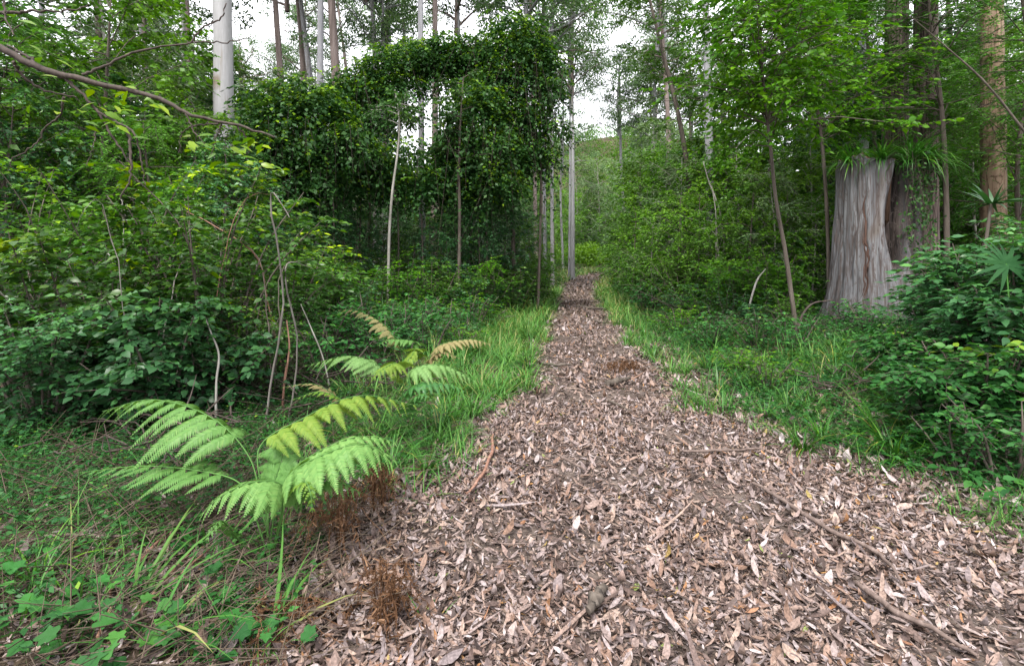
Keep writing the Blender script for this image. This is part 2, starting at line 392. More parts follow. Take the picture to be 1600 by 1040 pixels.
# ------------------------------------------------------------------ terrain
def grid_sheet(xs, ys, name, mat, lift=0.0):
    X, Y = np.meshgrid(xs, ys); Z = gh(X, Y) + lift
    V = np.stack([X, Y, Z], -1).reshape(-1, 3); nx = len(xs)
    i, j = np.meshgrid(np.arange(nx - 1), np.arange(len(ys) - 1))
    a = (j * nx + i).ravel()
    F = np.stack([a, a + 1, a + nx + 1, a + nx], -1)
    mb = MB(); mb.add(V, F); return mb.build(name, mat)
gx = np.unique(np.concatenate([np.linspace(-500, -60, 30), np.linspace(-60, -8, 70), np.linspace(-8, 10, 150), np.linspace(10, 60, 70), np.linspace(60, 500, 30)]))
gy = np.unique(np.concatenate([np.linspace(-60, -4, 16), np.linspace(-4, 14, 150), np.linspace(14, 70, 120), np.linspace(70, 700, 60)]))
tag(grid_sheet(gx, gy, 'ground', M['soil']), kind='structure')
# the track: its own sheet a few millimetres above the ground
ys = np.concatenate([np.linspace(-3, 14, 150), np.linspace(14.3, 75, 140)])
us = np.linspace(0, 1, 26)
l, r = edges(ys)
wob = .10 * np.sin(ys * 2.1) + .07 * np.sin(ys * 5.3 + 1)
X = (l + wob)[:, None] + us[None] * (r - l - .1)[:, None]; Y = np.repeat(ys[:, None], len(us), 1)
V = np.stack([X, Y, gh(X, Y) + .006], -1).reshape(-1, 3); nx = len(us)
i, j = np.meshgrid(np.arange(nx - 1), np.arange(len(ys) - 1)); a = (j * nx + i).ravel()
mb = MB(); mb.add(V, np.stack([a, a + 1, a + nx + 1, a + nx], -1))
tag(mb.build('path', M['track']), kind='structure')

# ------------------------------------------------------------------ plant builders
def twig_leaves(mb, P, D, Ln, nl, lw, ll, tone, prim='quad', spread=55, droop=.25, upj=.35, wood=None, wr=.004, wmat=0, lmat=0, hang=.15):
    """leaves set alternately along many twigs at once"""
    N = len(P)
    if N == 0: return
    D = nrm(D); Ln = np.broadcast_to(Ln, (N,))
    t = (np.arange(nl) + .6) / nl
    t = t[None] + RNG.uniform(-.3, .3, (N, nl)) / nl
    pos = P[:, None] + D[:, None] * (Ln[:, None] * t)[..., None]
    pos[..., 2] -= droop * Ln[:, None] * t ** 2
    side = np.where(np.arange(nl) % 2 == 0, 1, -1)[None] * np.ones((N, 1))
    hz = D.copy(); hz[:, 2] *= .3; hz = nrm(hz)
    perp = np.stack([-hz[:, 1], hz[:, 0], np.zeros(N)], -1)
    ang = rad(spread) * side * (1 - .75 * t ** 3) + RNG.normal(0, .3, (N, nl))
    fwd = hz[:, None] * np.cos(ang)[..., None] + perp[:, None] * np.sin(ang)[..., None]
    fwd[..., 2] += -hang + RNG.normal(0, .18, (N, nl))
    up = np.array([0, 0, 1.]) + RNG.normal(0, upj, (N, nl, 3))
    sc = RNG.uniform(.5, 1.25, (N, nl)) * (1 - .25 * np.abs(t - .5))
    tn = np.clip(np.broadcast_to(tone, (N,))[:, None] + RNG.normal(0, .16, (N, nl)), 0, 1)
    scatter(mb, prim, pos.reshape(-1, 3), fwd.reshape(-1, 3), up.reshape(-1, 3), (sc * lw).ravel(), (sc * ll).ravel(), tn.ravel(), mat=lmat)
    if wood is not None:
        m_ = P + D * (Ln * .5)[:, None]; m_[:, 2] -= droop * Ln * .25
        e_ = P + D * Ln[:, None]; e_[:, 2] -= droop * Ln
        sticks(wood, P, m_, wr, mat=wmat); sticks(wood, m_, e_, wr * .6, mat=wmat)

def stem_line(p0, p1, bow=.15, n=8, wob=.03):
    p0 = np.asarray(p0, float); p1 = np.asarray(p1, float); L = np.linalg.norm(p1 - p0)
    mid = p0 * .5 + p1 * .5 + np.array([0, 0, bow * L]) + RNG.normal(0, wob * L, 3)
    return smooth_line([p0, mid, p1], n)

def shrub_parts(H, Rd, nst=7, tw=16, nl=9, lw=.045, ll=.09, prim='leaf', tl=.45, lowest=.12, tone=(.2, .75), tip=.0, upj=.5, thick=.012, droop=.25, lsc=1):
    lw *= lsc; ll *= lsc
    lf = MB(); st = MB()
    for k in range(nst):
        az = k * 2.4 + RNG.uniform(-.5, .5); rr = Rd * math.sqrt((k + .4) / nst) * RNG.uniform(.7, 1)
        top = np.array([math.cos(az) * rr, math.sin(az) * rr, H * RNG.uniform(.55, 1) * (1 - .25 * (rr / Rd) ** 2)])
        b = np.array([math.cos(az), math.sin(az), 0]) * RNG.uniform(.02, .1)
        ln = stem_line(b, top, .12, 9, .04); tube(st, ln, [thick, thick * .75, thick * .3], 5, RNG.uniform(.3, .6), cap=False)
        n = tw
        s = lowest + (1 - lowest) * RNG.uniform(0, 1, n) ** .85
        P = np.stack([np.interp(s, np.linspace(0, 1, len(ln)), ln[:, c]) for c in range(3)], -1)
        a = RNG.uniform(0, 2 * np.pi, n); out = .55 * np.array([math.cos(az), math.sin(az)]) * (rr / Rd)
        D = np.stack([np.cos(a) + out[0], np.sin(a) + out[1], RNG.uniform(-.25, .6, n)], -1)
        L = tl * RNG.uniform(.5, 1.2, n) * (1.15 - .5 * s)
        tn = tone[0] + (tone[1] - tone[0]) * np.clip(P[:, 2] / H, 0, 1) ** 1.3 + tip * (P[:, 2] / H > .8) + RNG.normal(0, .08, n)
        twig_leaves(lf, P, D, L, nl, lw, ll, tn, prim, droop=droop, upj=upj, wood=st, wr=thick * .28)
    return lf, st

KIND = {}
def register(kind, parts):
    KIND[kind] = [(nm, mb.mesh(nm, mt)) for nm, mb, mt in parts]
def place(kind, name, x, y, label, cat, group=None, rz=None, sc=1.0, z=None):
    o = thing(name, (x, y, float(gh(x, y)) if z is None else z), label, cat, group, random.uniform(0, 6.28) if rz is None else rz, sc)
    for nm, me in KIND[kind]:
        c = bpy.data.objects.new(nm, me); COL.objects.link(c); c.parent = o
    return o

def unit_rand(n):
    return nrm(RNG.normal(size=(n, 3)))

def clump(lf, c, rr, n, lw, ll, tone, hang=.8, prim='quad', flat=.7):
    d = unit_rand(n) * (RNG.uniform(.15, 1, (n, 1)) ** .5) * np.array([rr, rr, rr * flat])
    f = unit_rand(n); f[:, 2] -= hang
    up = unit_rand(n) + np.array([0, 0, .4])
    sc = RNG.uniform(.6, 1.2, n)
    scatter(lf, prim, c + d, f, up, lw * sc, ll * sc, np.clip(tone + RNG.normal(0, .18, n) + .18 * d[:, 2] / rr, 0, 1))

def gum_crown(Hc, Rc, nl=16, npc=110, lw=.055, ll=.2, rr=.75):
    """spreading limbs with tufts of hanging leaves; the origin is where the crown leaves the trunk"""
    lf = MB(); br = MB()
    tube(br, smooth_line([(0, 0, -.6), (.1, .1, Hc * .4), (RNG.uniform(-.4, .4), RNG.uniform(-.4, .4), Hc * .85)], 8), [.12, .09, .03], 6, cap=False)
    for k in range(nl):
        az = k * 2.4 + RNG.uniform(-.4, .4); z0 = Hc * (k / nl) * .75 - .3
        rr_ = Rc * RNG.uniform(.55, 1) * (1 - .35 * (k / nl))
        e = np.array([math.cos(az) * rr_, math.sin(az) * rr_, z0 + RNG.uniform(.25, .6) * rr_])
        ln = stem_line((0, 0, z0), e, .05, 7, .07); tube(br, ln, [.07, .045, .015], 5, cap=False)
        for q in range(RNG.integers(4, 7)):
            s = RNG.uniform(.4, 1); P = np.array([np.interp(s, np.linspace(0, 1, len(ln)), ln[:, c]) for c in range(3)])
            e2 = P + np.array([RNG.normal(0, .8), RNG.normal(0, .8), RNG.uniform(-.3, .9)]) * Rc * .26
            tube(br, stem_line(P, e2, .05, 4, .08), [.022, .008], 4, cap=False)
            clump(lf, e2, rr * RNG.uniform(.6, 1.15), int(npc * RNG.uniform(.6, 1.1)), lw, ll, RNG.uniform(.25, .7))
    return lf, br

def trunk_mb(H, r0, r1, lean=(0, 0), flare=1.35, sides=12, wob=.06, n=26):
    mb = MB(); z = np.concatenate([[-.25, 0, .25, .6], np.linspace(1.1, H, n)])
    t = np.clip(z / H, 0, 1)
    x = lean[0] * t + wob * np.sin(t * 5 + RNG.uniform(0, 6)) * t; y = lean[1] * t + wob * np.sin(t * 4 + RNG.uniform(0, 6)) * t
    r = r0 * (1 - t) + r1 * t; r = r * (1 + (flare - 1) * np.exp(-np.maximum(z, 0) / .35))
    tube(mb, np.stack([x, y, z], -1), r, sides, rough=.03, cap=False)
    # tube() interpolates the radii over the index, so it stays aligned with z
    return mb, np.array([x[-1], y[-1], H])

# ------------------------------------------------------------------ repeated plants
CROWNS = []
for k in range(5):
    lf, br = gum_crown(8 + k * .6, 3.5 + .25 * k, 15, 125, .07, .22, .8)
    CROWNS.append((lf.mesh('crown', M['gum']), br.mesh('branches', [M['gumgrey'], M['gumpink']][k % 2])))
barks = ['gumgrey', 'gumpink', 'gumwhite', 'darkbark', 'gumgrey']
TRUNKS = []
for k in range(5):
    H = [17, 20, 15, 19, 22][k]
    mb, top = trunk_mb(H, [.17, .2, .13, .15, .18][k], .07, (RNG.uniform(-1.5, 1.5), RNG.uniform(-1, 1)), wob=.28)
    TRUNKS.append((mb.mesh('trunk', M[barks[k]]), top))

def gum(name, x, y, k, kc, label, group, sc=1.0):
    o = thing(name, (x, y, float(gh(x, y))), label, 'tree', group, random.uniform(0, 6.28), sc)
    me, top = TRUNKS[k]
    c = bpy.data.objects.new('trunk', me); COL.objects.link(c); c.parent = o
    cr, br = CROWNS[kc]
    for nm, m_ in (('crown', cr), ('branches', br)):
        c = bpy.data.objects.new(nm, m_); COL.objects.link(c); c.parent = o
        c.location = (top[0], top[1], top[2] - 5.0); c.rotation_euler = (0, 0, random.uniform(0, 6.28))
    return o

# understorey trees: slim stem, layered sprays
def under_tree(H, Rd, lmat, bmat, lw=.06, ll=.12, nb=26, nl=9, tone=(.25, .8), base=.22, thick=.05, tl=.8, tw=12, prim='quad', droop=.3):
    lf = MB(); st = MB(); tr = MB()
    top = np.array([RNG.uniform(-.4, .4), RNG.uniform(-.4, .4), H])
    ln = stem_line((0, 0, -.1), top, 0, 14, .03); tube(tr, ln, [thick * 1.2, thick, thick * .7, thick * .25], 8, rough=.04, cap=False)
    for k in range(nb):
        s = base + (1 - base) * (k + RNG.uniform(0, 1)) / nb
        P = np.array([np.interp(s, np.linspace(0, 1, len(ln)), ln[:, c]) for c in range(3)])
        az = k * 2.4 + RNG.uniform(-.5, .5); L = Rd * (.35 + .75 * math.sin(math.pi * min(1, (s - base) / (1 - base) * .8 + .2))) * RNG.uniform(.6, 1.1)
        e = P + np.array([math.cos(az) * L, math.sin(az) * L, L * RNG.uniform(-.25, 1.1)])
        bl = stem_line(P, e, .08, 7, .05); tube(st, bl, [thick * .3, thick * .1], 4, cap=False)
        q = RNG.uniform(.2, 1, tw); Q = np.stack([np.interp(q, np.linspace(0, 1, 7), bl[:, c]) for c in range(3)], -1)
        a = az + RNG.normal(0, .9, tw); D = np.stack([np.cos(a), np.sin(a), RNG.uniform(-.9, .9, tw)], -1)
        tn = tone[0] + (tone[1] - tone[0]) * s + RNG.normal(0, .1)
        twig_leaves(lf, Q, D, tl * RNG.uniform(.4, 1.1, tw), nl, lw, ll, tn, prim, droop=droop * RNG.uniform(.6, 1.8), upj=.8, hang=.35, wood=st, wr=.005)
    return [('trunk', tr, M[bmat]), ('crown', lf, M[lmat]), ('branches', st, M[bmat])]

register('tree_mid', under_tree(7, 2.3, 'mid', 'darkbark', .09, .16, 36, 11, tw=17, base=.08))
register('tree_mid2', under_tree(8.5, 2.5, 'gum', 'lichen', .07, .18, 38, 12, tw=16, tl=.95, base=.1))
register('tree_bright', under_tree(6, 2.1, 'bright', 'lichen', .085, .15, 34, 10, tw=16, base=.06))
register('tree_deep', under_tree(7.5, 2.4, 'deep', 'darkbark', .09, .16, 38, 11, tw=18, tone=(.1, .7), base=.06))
register('tree_feather', under_tree(6.5, 2.1, 'feather', 'darkbark', .03, .14, 36, 22, tw=18, tl=.8, droop=.45, base=.1))
for k, (lm, lw, ll, H, Rd) in enumerate([('mid', .05, .1, 2.2, 1.2), ('deep', .06, .12, 1.9, 1.2), ('bright', .055, .10, 2.0, 1.1), ('deep', .045, .09, 2.6, 1.2)]):
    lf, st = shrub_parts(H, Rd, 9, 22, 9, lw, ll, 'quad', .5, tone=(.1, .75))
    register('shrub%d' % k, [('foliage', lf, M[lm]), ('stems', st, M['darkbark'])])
lf, st = shrub_parts(.75, .6, 8, 12, 7, .035, .07, 'quad', .28, tone=(.1, .75)); register('low_mid', [('foliage', lf, M['herb']), ('stems', st, M['darkbark'])])
lf, st = shrub_parts(.6, .55, 8, 12, 7, .03, .06, 'quad', .28, tone=(.3, .9)); register('low_bright', [('foliage', lf, M['bright']), ('stems', st, M['darkbark'])])

# ------------------------------------------------------------------ the named tall gums (photo column, row, distance)
def hero_gum(name, p_top, p_low, Y, wpx, mat, label, H=20, kc=0, crown_z=None, group=None, cs=1.0):
    (xa, ya), (xb, yb) = p_top, p_low
    slope = (PX(xa, Y) - PX(xb, Y)) / max(PZ(ya, Y) - PZ(yb, Y), .1)
    xg = PX(xb, Y) - slope * (PZ(yb, Y) - 0)
    o = thing(name, (xg, Y, float(gh(xg, Y))), label, 'tree', group)
    r_ = wpx / FPX * Y / 2
    zr = (PZ(ya, Y) + PZ(yb, Y)) / 2
    r0 = r_ * (1 + .5 * zr / H); r1 = r_ * .5
    mb, top = trunk_mb(H, r0, r1, (slope * H, 0), wob=.02 * H / 10, sides=16, n=34)
    mb.build('trunk', M[mat], o)
    cr, br = CROWNS[kc]
    for nm, m_ in (('crown', cr), ('branches', br)):
        c = bpy.data.objects.new(nm, m_); COL.objects.link(c); c.parent = o
        c.location = (top[0], top[1], top[2] - 5.5 if crown_z is None else crown_z); c.rotation_euler = (0, 0, random.uniform(0, 6.28)); c.scale = (cs, cs, cs)
    return o

hero_gum('gum_tree', (349, 0), (351, 190), 13, 29, 'gumwhite', 'thick smooth white gum trunk rising behind the left thicket above the bare branch', 22, 0)
hero_gum('gum_tree', (290, 0), (298, 165), 19, 9, 'gumpink', 'thin pinkish trunk just left of the thick white gum', 17, 1)
hero_gum('gum_tree', (430, 0), (438, 120), 22, 10, 'gumpink', 'straight pinkish brown trunk next right of the thick white gum', 20, 2)
hero_gum('gum_tree', (468, 0), (484, 125), 26, 9, 'gumgrey', 'slender leaning pale trunk left of the bluish grey one', 20, 3)
hero_gum('gum_tree', (500, 0), (498, 390), 17, 11, 'gumgrey', 'bluish grey straight trunk seen above and below the left vine mound', 20, 4)
hero_gum('gum_tree', (518, 0), (524, 120), 21, 14, 'gumpink', 'pink brown rough trunk immediately right of the bluish grey trunk', 20, 0)
hero_gum('gum_tree', (581, 0), (586, 92), 25, 9, 'gumwhite', 'whitish trunk with a forked limb above the vine arch', 20, 1)
hero_gum('gum_tree', (606, 0), (604, 80), 27, 7, 'gumpink', 'narrow brown trunk right of the whitish forked one', 19, 2)
hero_gum('gum_tree', (656, 0), (660, 400), 18, 10, 'gumgrey', 'mottled grey trunk showing through the opening under the vine arch', 20, 3)
hero_gum('gum_tree', (680, 0), (678, 400), 20, 10, 'gumpink', 'brown trunk beside the mottled grey one under the vine arch', 20, 4)
hero_gum('gum_tree', (715, 0), (716, 60), 26, 6, 'gumgrey', 'thin pale grey trunk above the top of the vine arch', 19, 1)
hero_gum('gum_tree', (833, 190), (836, 320), 24, 6, 'gumpink', 'brown trunk at the right foot of the tall vine column', 17, 2)
hero_gum('gum_tree', (850, 170), (851, 330), 27, 5, 'gumgrey', 'grey trunk left of the pale one at the left path edge', 18, 3)
hero_gum('gum_tree', (862, 200), (863, 385), 26, 5.5, 'gumwhite', 'pale straight trunk standing at the left path edge', 18, 0)
hero_gum('gum_tree', (895, 190), (895, 370), 36, 5.5, 'gumwhite', 'pale twin-looking trunk standing farthest down the path', 19, 1)
hero_gum('gum_tree', (891, 200), (890, 370), 37, 3.5, 'gumgrey', 'thin grey trunk touching the farthest pale trunk on its left', 18, 4)
hero_gum('gum_tree', (1101, 0), (1111, 390), 16, 12, 'gumgrey', 'grey white trunk with thin vines right of the path', 19, 2)
hero_gum('gum_tree', (1549, 0), (1552, 290), 11, 30, 'gumtan', 'thick tan orange trunk at the right of the stump', 20, 3)
hero_gum('gum_tree', (1447, 0), (1446, 235), 10.6, 33, 'fibrous', 'fibrous brown trunk directly behind the right half of the stump', 19, 4)
hero_gum('gum_tree', (1402, 0), (1398, 235), 11.4, 34, 'fibrous', 'shaggy dark trunk behind the middle of the stump', 19, 0)
hero_gum('gum_tree', (1348, 0), (1350, 240), 14, 12, 'gumgrey', 'plain grey trunk behind the left edge of the stump', 18, 1)
hero_gum('gum_tree', (1527, 80), (1522, 280), 17, 7, 'gumwhite', 'thin whitish trunk just left of the tan orange trunk', 16, 2)
hero_gum('gum_tree', (1300, 0), (1304, 260), 18, 11, 'gumpink', 'reddish brown trunk half hidden by leaves left of the stump', 18, 3)
hero_gum('gum_tree', (152, 0), (160, 150), 15, 9, 'darkbark', 'dark thin trunk behind the bare branch at the far left', 15, 4)
hero_gum('gum_tree', (225, 60), (228, 180), 20, 8, 'gumpink', 'short-looking brown trunk between the dark one and the thin pinkish one', 16, 0)

# ------------------------------------------------------------------ the wood behind
placed = []
def free(x, y, dmin):
    for a, b in placed:
        if (a - x) ** 2 + (b - y) ** 2 < dmin * dmin: return False
    placed.append((x, y)); return True
def spot(y0, y1, side, margin, dmin, spread=1.02):
    for _ in range(400):
        y = math.sqrt(random.uniform(y0 * y0, y1 * y1)); l_, r_ = [float(v) for v in edges(y)]
        x = random.uniform(-spread * y - 2, l_ - margin) if side < 0 else random.uniform(r_ + margin, spread * y + 2)
        if y > 46 and .045 * y < x < .21 * y: continue
        if free(x, y, dmin): return x, y
    return None
side_name = {-1: 'left', 1: 'right'}
n = 0
for side, cnt in ((-1, 36), (1, 34)):
    for k in range(cnt):
        q = spot(24, 70, side, 3.5, 2.0)
        if not q: continue
        y = q[1]; band = 'middle distance' if y < 42 else 'far background'
        gum('gum_tree', q[0], q[1], n % 5, (n * 3 + 1) % 5, 'slim tall gum among many alike in the %s %s of the path' % (band, side_name[side]), 'tall gums in the %s %s of the path' % (band, side_name[side]), random.uniform(.8, 1.15))
        n += 1
kinds_l = ['tree_deep', 'tree_mid', 'tree_deep', 'tree_mid2', 'tree_feather']
kinds_r = ['tree_mid', 'tree_bright', 'tree_mid2', 'tree_mid', 'tree_deep', 'tree_bright']
for side, cnt, kk in ((-1, 120, kinds_l), (1, 120, kinds_r)):
    for k in range(cnt):
        q = spot(13 if side > 0 else 17, 58, side, 2.4, 1.35)
        if not q: continue
        band = 'middle distance' if q[1] < 28 else 'far background'
        place(kk[k % len(kk)], 'understorey_tree', q[0], q[1], 'small leafy understorey tree among many alike in the %s %s of the path' % (band, side_name[side]), 'tree', 'understorey trees in the %s %s of the path' % (band, side_name[side]), sc=random.uniform(.7, 1.1) * (.62 if side < 0 and q[0] > -.52 * q[1] else 1))
for k, (px, Y, kd, sc) in enumerate(((905, 92, 'tree_bright', 1.7), (925, 100, 'tree_mid', 1.9), (945, 90, 'tree_bright', 1.4), (968, 96, 'tree_mid', 1.8), (885, 86, 'tree_mid', 1.5), (992, 74, 'tree_mid2', 1.6), (870, 78, 'tree_mid', 1.8), (935, 95, 'tree_mid2', 2.3), (915, 100, 'tree_mid', 2.4), (955, 105, 'tree_mid2', 2.4), (975, 92, 'tree_mid', 2.0), (890, 92, 'tree_mid2', 2.2), (1010, 70, 'tree_bright', 1.7), (975, 56, 'tree_bright', .8), (890, 66, 'tree_bright', .5), (918, 82, 'tree_bright', .6))):
    place(kd, 'understorey_tree', PX(px, Y), Y, 'leafy tree among several alike closing the view where the path bends away', 'tree', 'trees closing the view at the bend of the path', sc=sc)
for k, (px, Y, sc) in enumerate(((985, 42, 1.0), (1010, 50, 1.1), (880, 50, 1.0), (845, 42, 1.0), (1040, 38, .95), (1000, 72, 1.1))):
    gum('gum_tree', PX(px, Y), Y, k % 5, (k * 2) % 5, 'tall gum among several whose crowns close over the far end of the path', 'gums closing over the far end of the path', sc)
# leafy trees standing low behind the left thicket and right verge
for k, (px, Y, kd, sc) in enumerate(((20, 8.5, 'tree_deep', .55), (110, 9.5, 'tree_mid', .6), (200, 9, 'tree_feather', .6), (290, 10, 'tree_mid', .6), (370, 10.5, 'tree_deep', .5), (60, 11, 'tree_bright', .7), (170, 12, 'tree_deep', .75), (255, 13, 'tree_mid', .75), (330, 14, 'tree_deep', .58), (420, 15, 'tree_mid', .7), (-30, 14, 'tree_mid', 1.0), (90, 15, 'tree_feather', 1.0))):
    place(kd, 'understorey_tree', PX(px, Y), Y, 'bushy young tree among several alike rising behind the left thicket', 'tree', 'bushy young trees behind the left thicket', sc=sc)
for k, (px, Y, kd, sc) in enumerate(((1010, 22, 'tree_mid', .8), (1050, 19, 'tree_bright', .8), (1000, 28, 'tree_mid', .85), (1100, 18, 'tree_mid', .8), (1150, 15, 'tree_bright', .75), (1200, 16, 'tree_mid', 1.0), (1260, 13, 'tree_bright', .7), (1300, 15, 'tree_deep', .9), (1030, 26, 'tree_mid2', 1.0), (1130, 22, 'tree_deep', 1.0), (985, 34, 'tree_bright', .7))):
    place(kd, 'understorey_tree', PX(px, Y), Y, 'bushy green tree among several alike crowding the right side of the path', 'tree', 'bushy trees crowding the right side of the path', sc=sc)
for k, (px, Y, kd, sc) in enumerate(((1480, 13, 'tree_feather', 1.0), (1560, 14, 'tree_mid', 1.0), (1600, 11, 'tree_feather', .9), (1500, 17, 'tree_deep', 1.2), (1420, 15, 'tree_feather', 1.1), (1590, 18, 'tree_bright', 1.1), (1350, 17, 'tree_feather', 1.2))):
    place(kd, 'understorey_tree', PX(px, Y), Y, 'leafy tree among several alike filling the wood behind the stump', 'tree', 'leafy trees behind the stump', sc=sc)
placed2 = placed; placed = []
for side, cnt, kk in ((-1, 120, ['shrub1', 'shrub3', 'shrub0', 'shrub1', 'shrub3']), (1, 120, ['shrub0', 'shrub2', 'shrub1', 'shrub0', 'shrub3'])):
    for k in range(cnt):
        q = spot(9.5, 46, side, 1.8, 1.1)
        if not q: continue
        band = 'middle distance' if q[1] < 24 else 'far background'
        place(kk[k % len(kk)], 'understorey_shrub', q[0], q[1], 'waist to head high shrub among many alike in the %s %s of the path' % (band, side_name[side]), 'shrub', 'understorey shrubs in the %s %s of the path' % (band, side_name[side]), sc=random.uniform(.7, 1.2))

# far wood that reads as one mass, and the wooded hill
fw = MB()
def mass(n_cl, y0, y1, x0f, x1f, hfun, rr, per, lw, ll, tone):
    for k in range(n_cl):
        y = RNG.uniform(y0, y1); x = RNG.uniform(x0f(y), x1f(y))
        z = float(gh(x, y)) + hfun() ; clump(fw, np.array([x, y, z]), rr * RNG.uniform(.6, 1.3), per, lw, ll, tone + RNG.normal(0, .12), .4)
mass(1500, 46, 85, lambda y: -1.1 * y - 4, lambda y: .045 * y, lambda: RNG.uniform(0, 1) ** 1.3 * 11, 2.4, 120, .28, .46, .35)
mass(1400, 50, 85, lambda y: .22 * y, lambda y: 1.1 * y + 5, lambda: RNG.uniform(0, 1) ** 1.2 * 13, 2.4, 120, .28, .46, .45)
mass(260, 62, 95, lambda y: .03 * y, lambda y: .24 * y, lambda: RNG.uniform(0, 2.2), 1.4, 120, .22, .34, .85)
mass(1100, 110, 330, lambda y: .0 * y, lambda y: .38 * y, lambda: RNG.uniform(0, 8), 5.5, 90, .55, .8, .6)
tag(fw.build('far_wood', M['mid']), 'distant leafy wood and wooded hill closing the view beyond the path', 'woodland', kind='stuff')

# ------------------------------------------------------------------ vine draped trees
def draped(name, label, Y, blobs, strands, leaves, trunks, Yspread=1.2, lw=.075, ll=.125):
    """blobs: (px, py, rx px, ry px); strands: (px0, px1, py_top, py_bot, n)"""
    b0 = blobs[0]; x0 = PX(trunks[0][0] if trunks else b0[0], Y)
    o = thing(name, (x0, Y, float(gh(x0, Y))), label, 'tree', None)
    org = np.array([x0, Y, float(gh(x0, Y))])
    lf = MB(); st = MB(); tr = MB(); k_ = Y / FPX
    areas = np.array([b[2] * b[3] for b in blobs]); cnt = (leaves * areas / areas.sum()).astype(int)
    for (px, py, rx, ry), n in zip(blobs, cnt):
        c = P3(px, py, Y) - org; r = np.array([rx * k_, max(rx * k_ * .8, .6) * Yspread, ry * k_])
        nt_ = max(int(n * 2.1) // 9, 4)
        d = unit_rand(nt_); d[:, 2] = np.where(d[:, 2] < -.3, -d[:, 2], d[:, 2])
        sh = np.where(RNG.uniform(0, 1, (nt_, 1)) < .15, RNG.uniform(1.0, 1.6, (nt_, 1)), RNG.uniform(.5, 1.06, (nt_, 1))) * (1 + .18 * np.sin(d[:, :1] * 7 + px) * np.cos(d[:, 2:3] * 6 + py))
        Pp = c + d * r * sh
        D = d * np.array([1, 1, .4]) + RNG.normal(0, .5, (nt_, 3)); D[:, 2] -= .25
        tn = .12 + .4 * np.clip(d[:, 2], 0, 1) ** 2 * (sh[:, 0] > .75) + .5 * (d[:, 2] > .4) * (sh[:, 0] > .86)  # outer upper leaves toned yellow-green to paint in light from above
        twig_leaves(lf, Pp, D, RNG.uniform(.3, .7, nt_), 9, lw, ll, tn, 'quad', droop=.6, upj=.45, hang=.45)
    for (pa, pb, pt, pq, n) in strands:
        n = int(n * 1.15)
        px = RNG.uniform(pa, pb, n); yy = Y + RNG.normal(0, .7, n)
        top = np.stack([(px - 800) / FPX * Y, yy, EYE + (HOR - (pt + RNG.normal(0, 12, n))) / FPX * Y], -1) - org
        Ln = np.abs((pq - pt) * k_ * RNG.uniform(.35, 1.05, n))
        D = np.stack([RNG.normal(0, .22, n), RNG.normal(0, .2, n), -np.ones(n)], -1); Ln = Ln * RNG.uniform(.4, 1.15, n)
        m_ = 22
        t = (np.arange(m_) + .5) / m_; t = t[None] + RNG.uniform(-.5, .5, (n, m_)) / m_
        pos = top[:, None] + D[:, None] * (Ln[:, None] * t)[..., None] + RNG.normal(0, .11, (n, m_, 3)) + (.18 * np.sin(t * 7 + px[:, None]))[..., None] * np.array([1, .6, 0])
        f = RNG.normal(0, 1, (n, m_, 3)); f[..., 2] -= .7
        up = RNG.normal(0, .6, (n, m_, 3)) + np.array([0, -.5, .7])
        sc = RNG.uniform(.6, 1.2, (n, m_)).ravel()
        scatter(lf, 'quad', pos.reshape(-1, 3), f.reshape(-1, 3), up.reshape(-1, 3), lw * sc, ll * sc, np.clip(RNG.normal(.22, .15, (n, m_)), 0, 1).ravel())
        sticks(st, top, top + D * Ln[:, None], .006)
    for (px, py, wpx) in trunks:
        a = np.array([PX(px, Y) - x0, RNG.uniform(-.2, .2), -.2]); b = P3(px + RNG.uniform(-8, 8), py, Y) - org
        tube(tr, stem_line(a, b, 0, 14, .012), [wpx * k_ * .5, wpx * k_ * .36, wpx * k_ * .2], 8, rough=.05, cap=False)
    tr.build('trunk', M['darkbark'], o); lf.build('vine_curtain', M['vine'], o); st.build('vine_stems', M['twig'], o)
    return o
draped('vine_draped_tree', 'broad dark vine mound left of the grey trunk, with upper leaves coloured yellow-green as if top-lit', 12,
       [(445, 195, 40, 38), (500, 175, 38, 30), (415, 245, 36, 40), (470, 145, 34, 16), (550, 215, 26, 18), (470, 245, 40, 30), (525, 235, 32, 28), (425, 165, 22, 18), (430, 300, 30, 30), (505, 290, 26, 24)], [(395, 575, 215, 330, 90), (400, 520, 250, 420, 60)], 9000, [(470, 200, 7), (520, 210, 5)])
draped('vine_draped_tree', 'vine-covered tree forming the left end of the dark arch', 15,
       [(575, 128, 36, 20), (612, 104, 34, 20), (545, 150, 34, 20), (590, 155, 30, 20), (560, 185, 26, 22), (640, 140, 18, 15), (528, 175, 20, 16), (655, 95, 20, 14)], [(525, 620, 150, 260, 70), (540, 585, 180, 380, 40)], 6500, [(612, 150, 4), (575, 160, 5)])
draped('vine_draped_tree', 'leafy low vine mound beneath the left end of the arch', 13.5,
       [(570, 240, 30, 18), (545, 275, 28, 28), (600, 262, 24, 18), (575, 300, 24, 24), (625, 285, 22, 20), (655, 300, 22, 22), (640, 245, 16, 22), (680, 290, 20, 26)], [(530, 645, 255, 340, 60), (540, 690, 250, 420, 36)], 4300, [(560, 240, 4), (620, 280, 4), (660, 260, 4)])
draped('vine_draped_tree', 'thin middle span of the dark vine arch with sky showing below it', 15.5,
       [(670, 88, 26, 18), (700, 78, 24, 14), (735, 76, 26, 14), (715, 102, 26, 14), (685, 110, 18, 12), (755, 95, 20, 16), (645, 84, 18, 12)], [(655, 770, 95, 150, 45), (640, 720, 95, 240, 24), (735, 775, 95, 260, 34)], 4600, [(690, 100, 5), (738, 100, 5)])
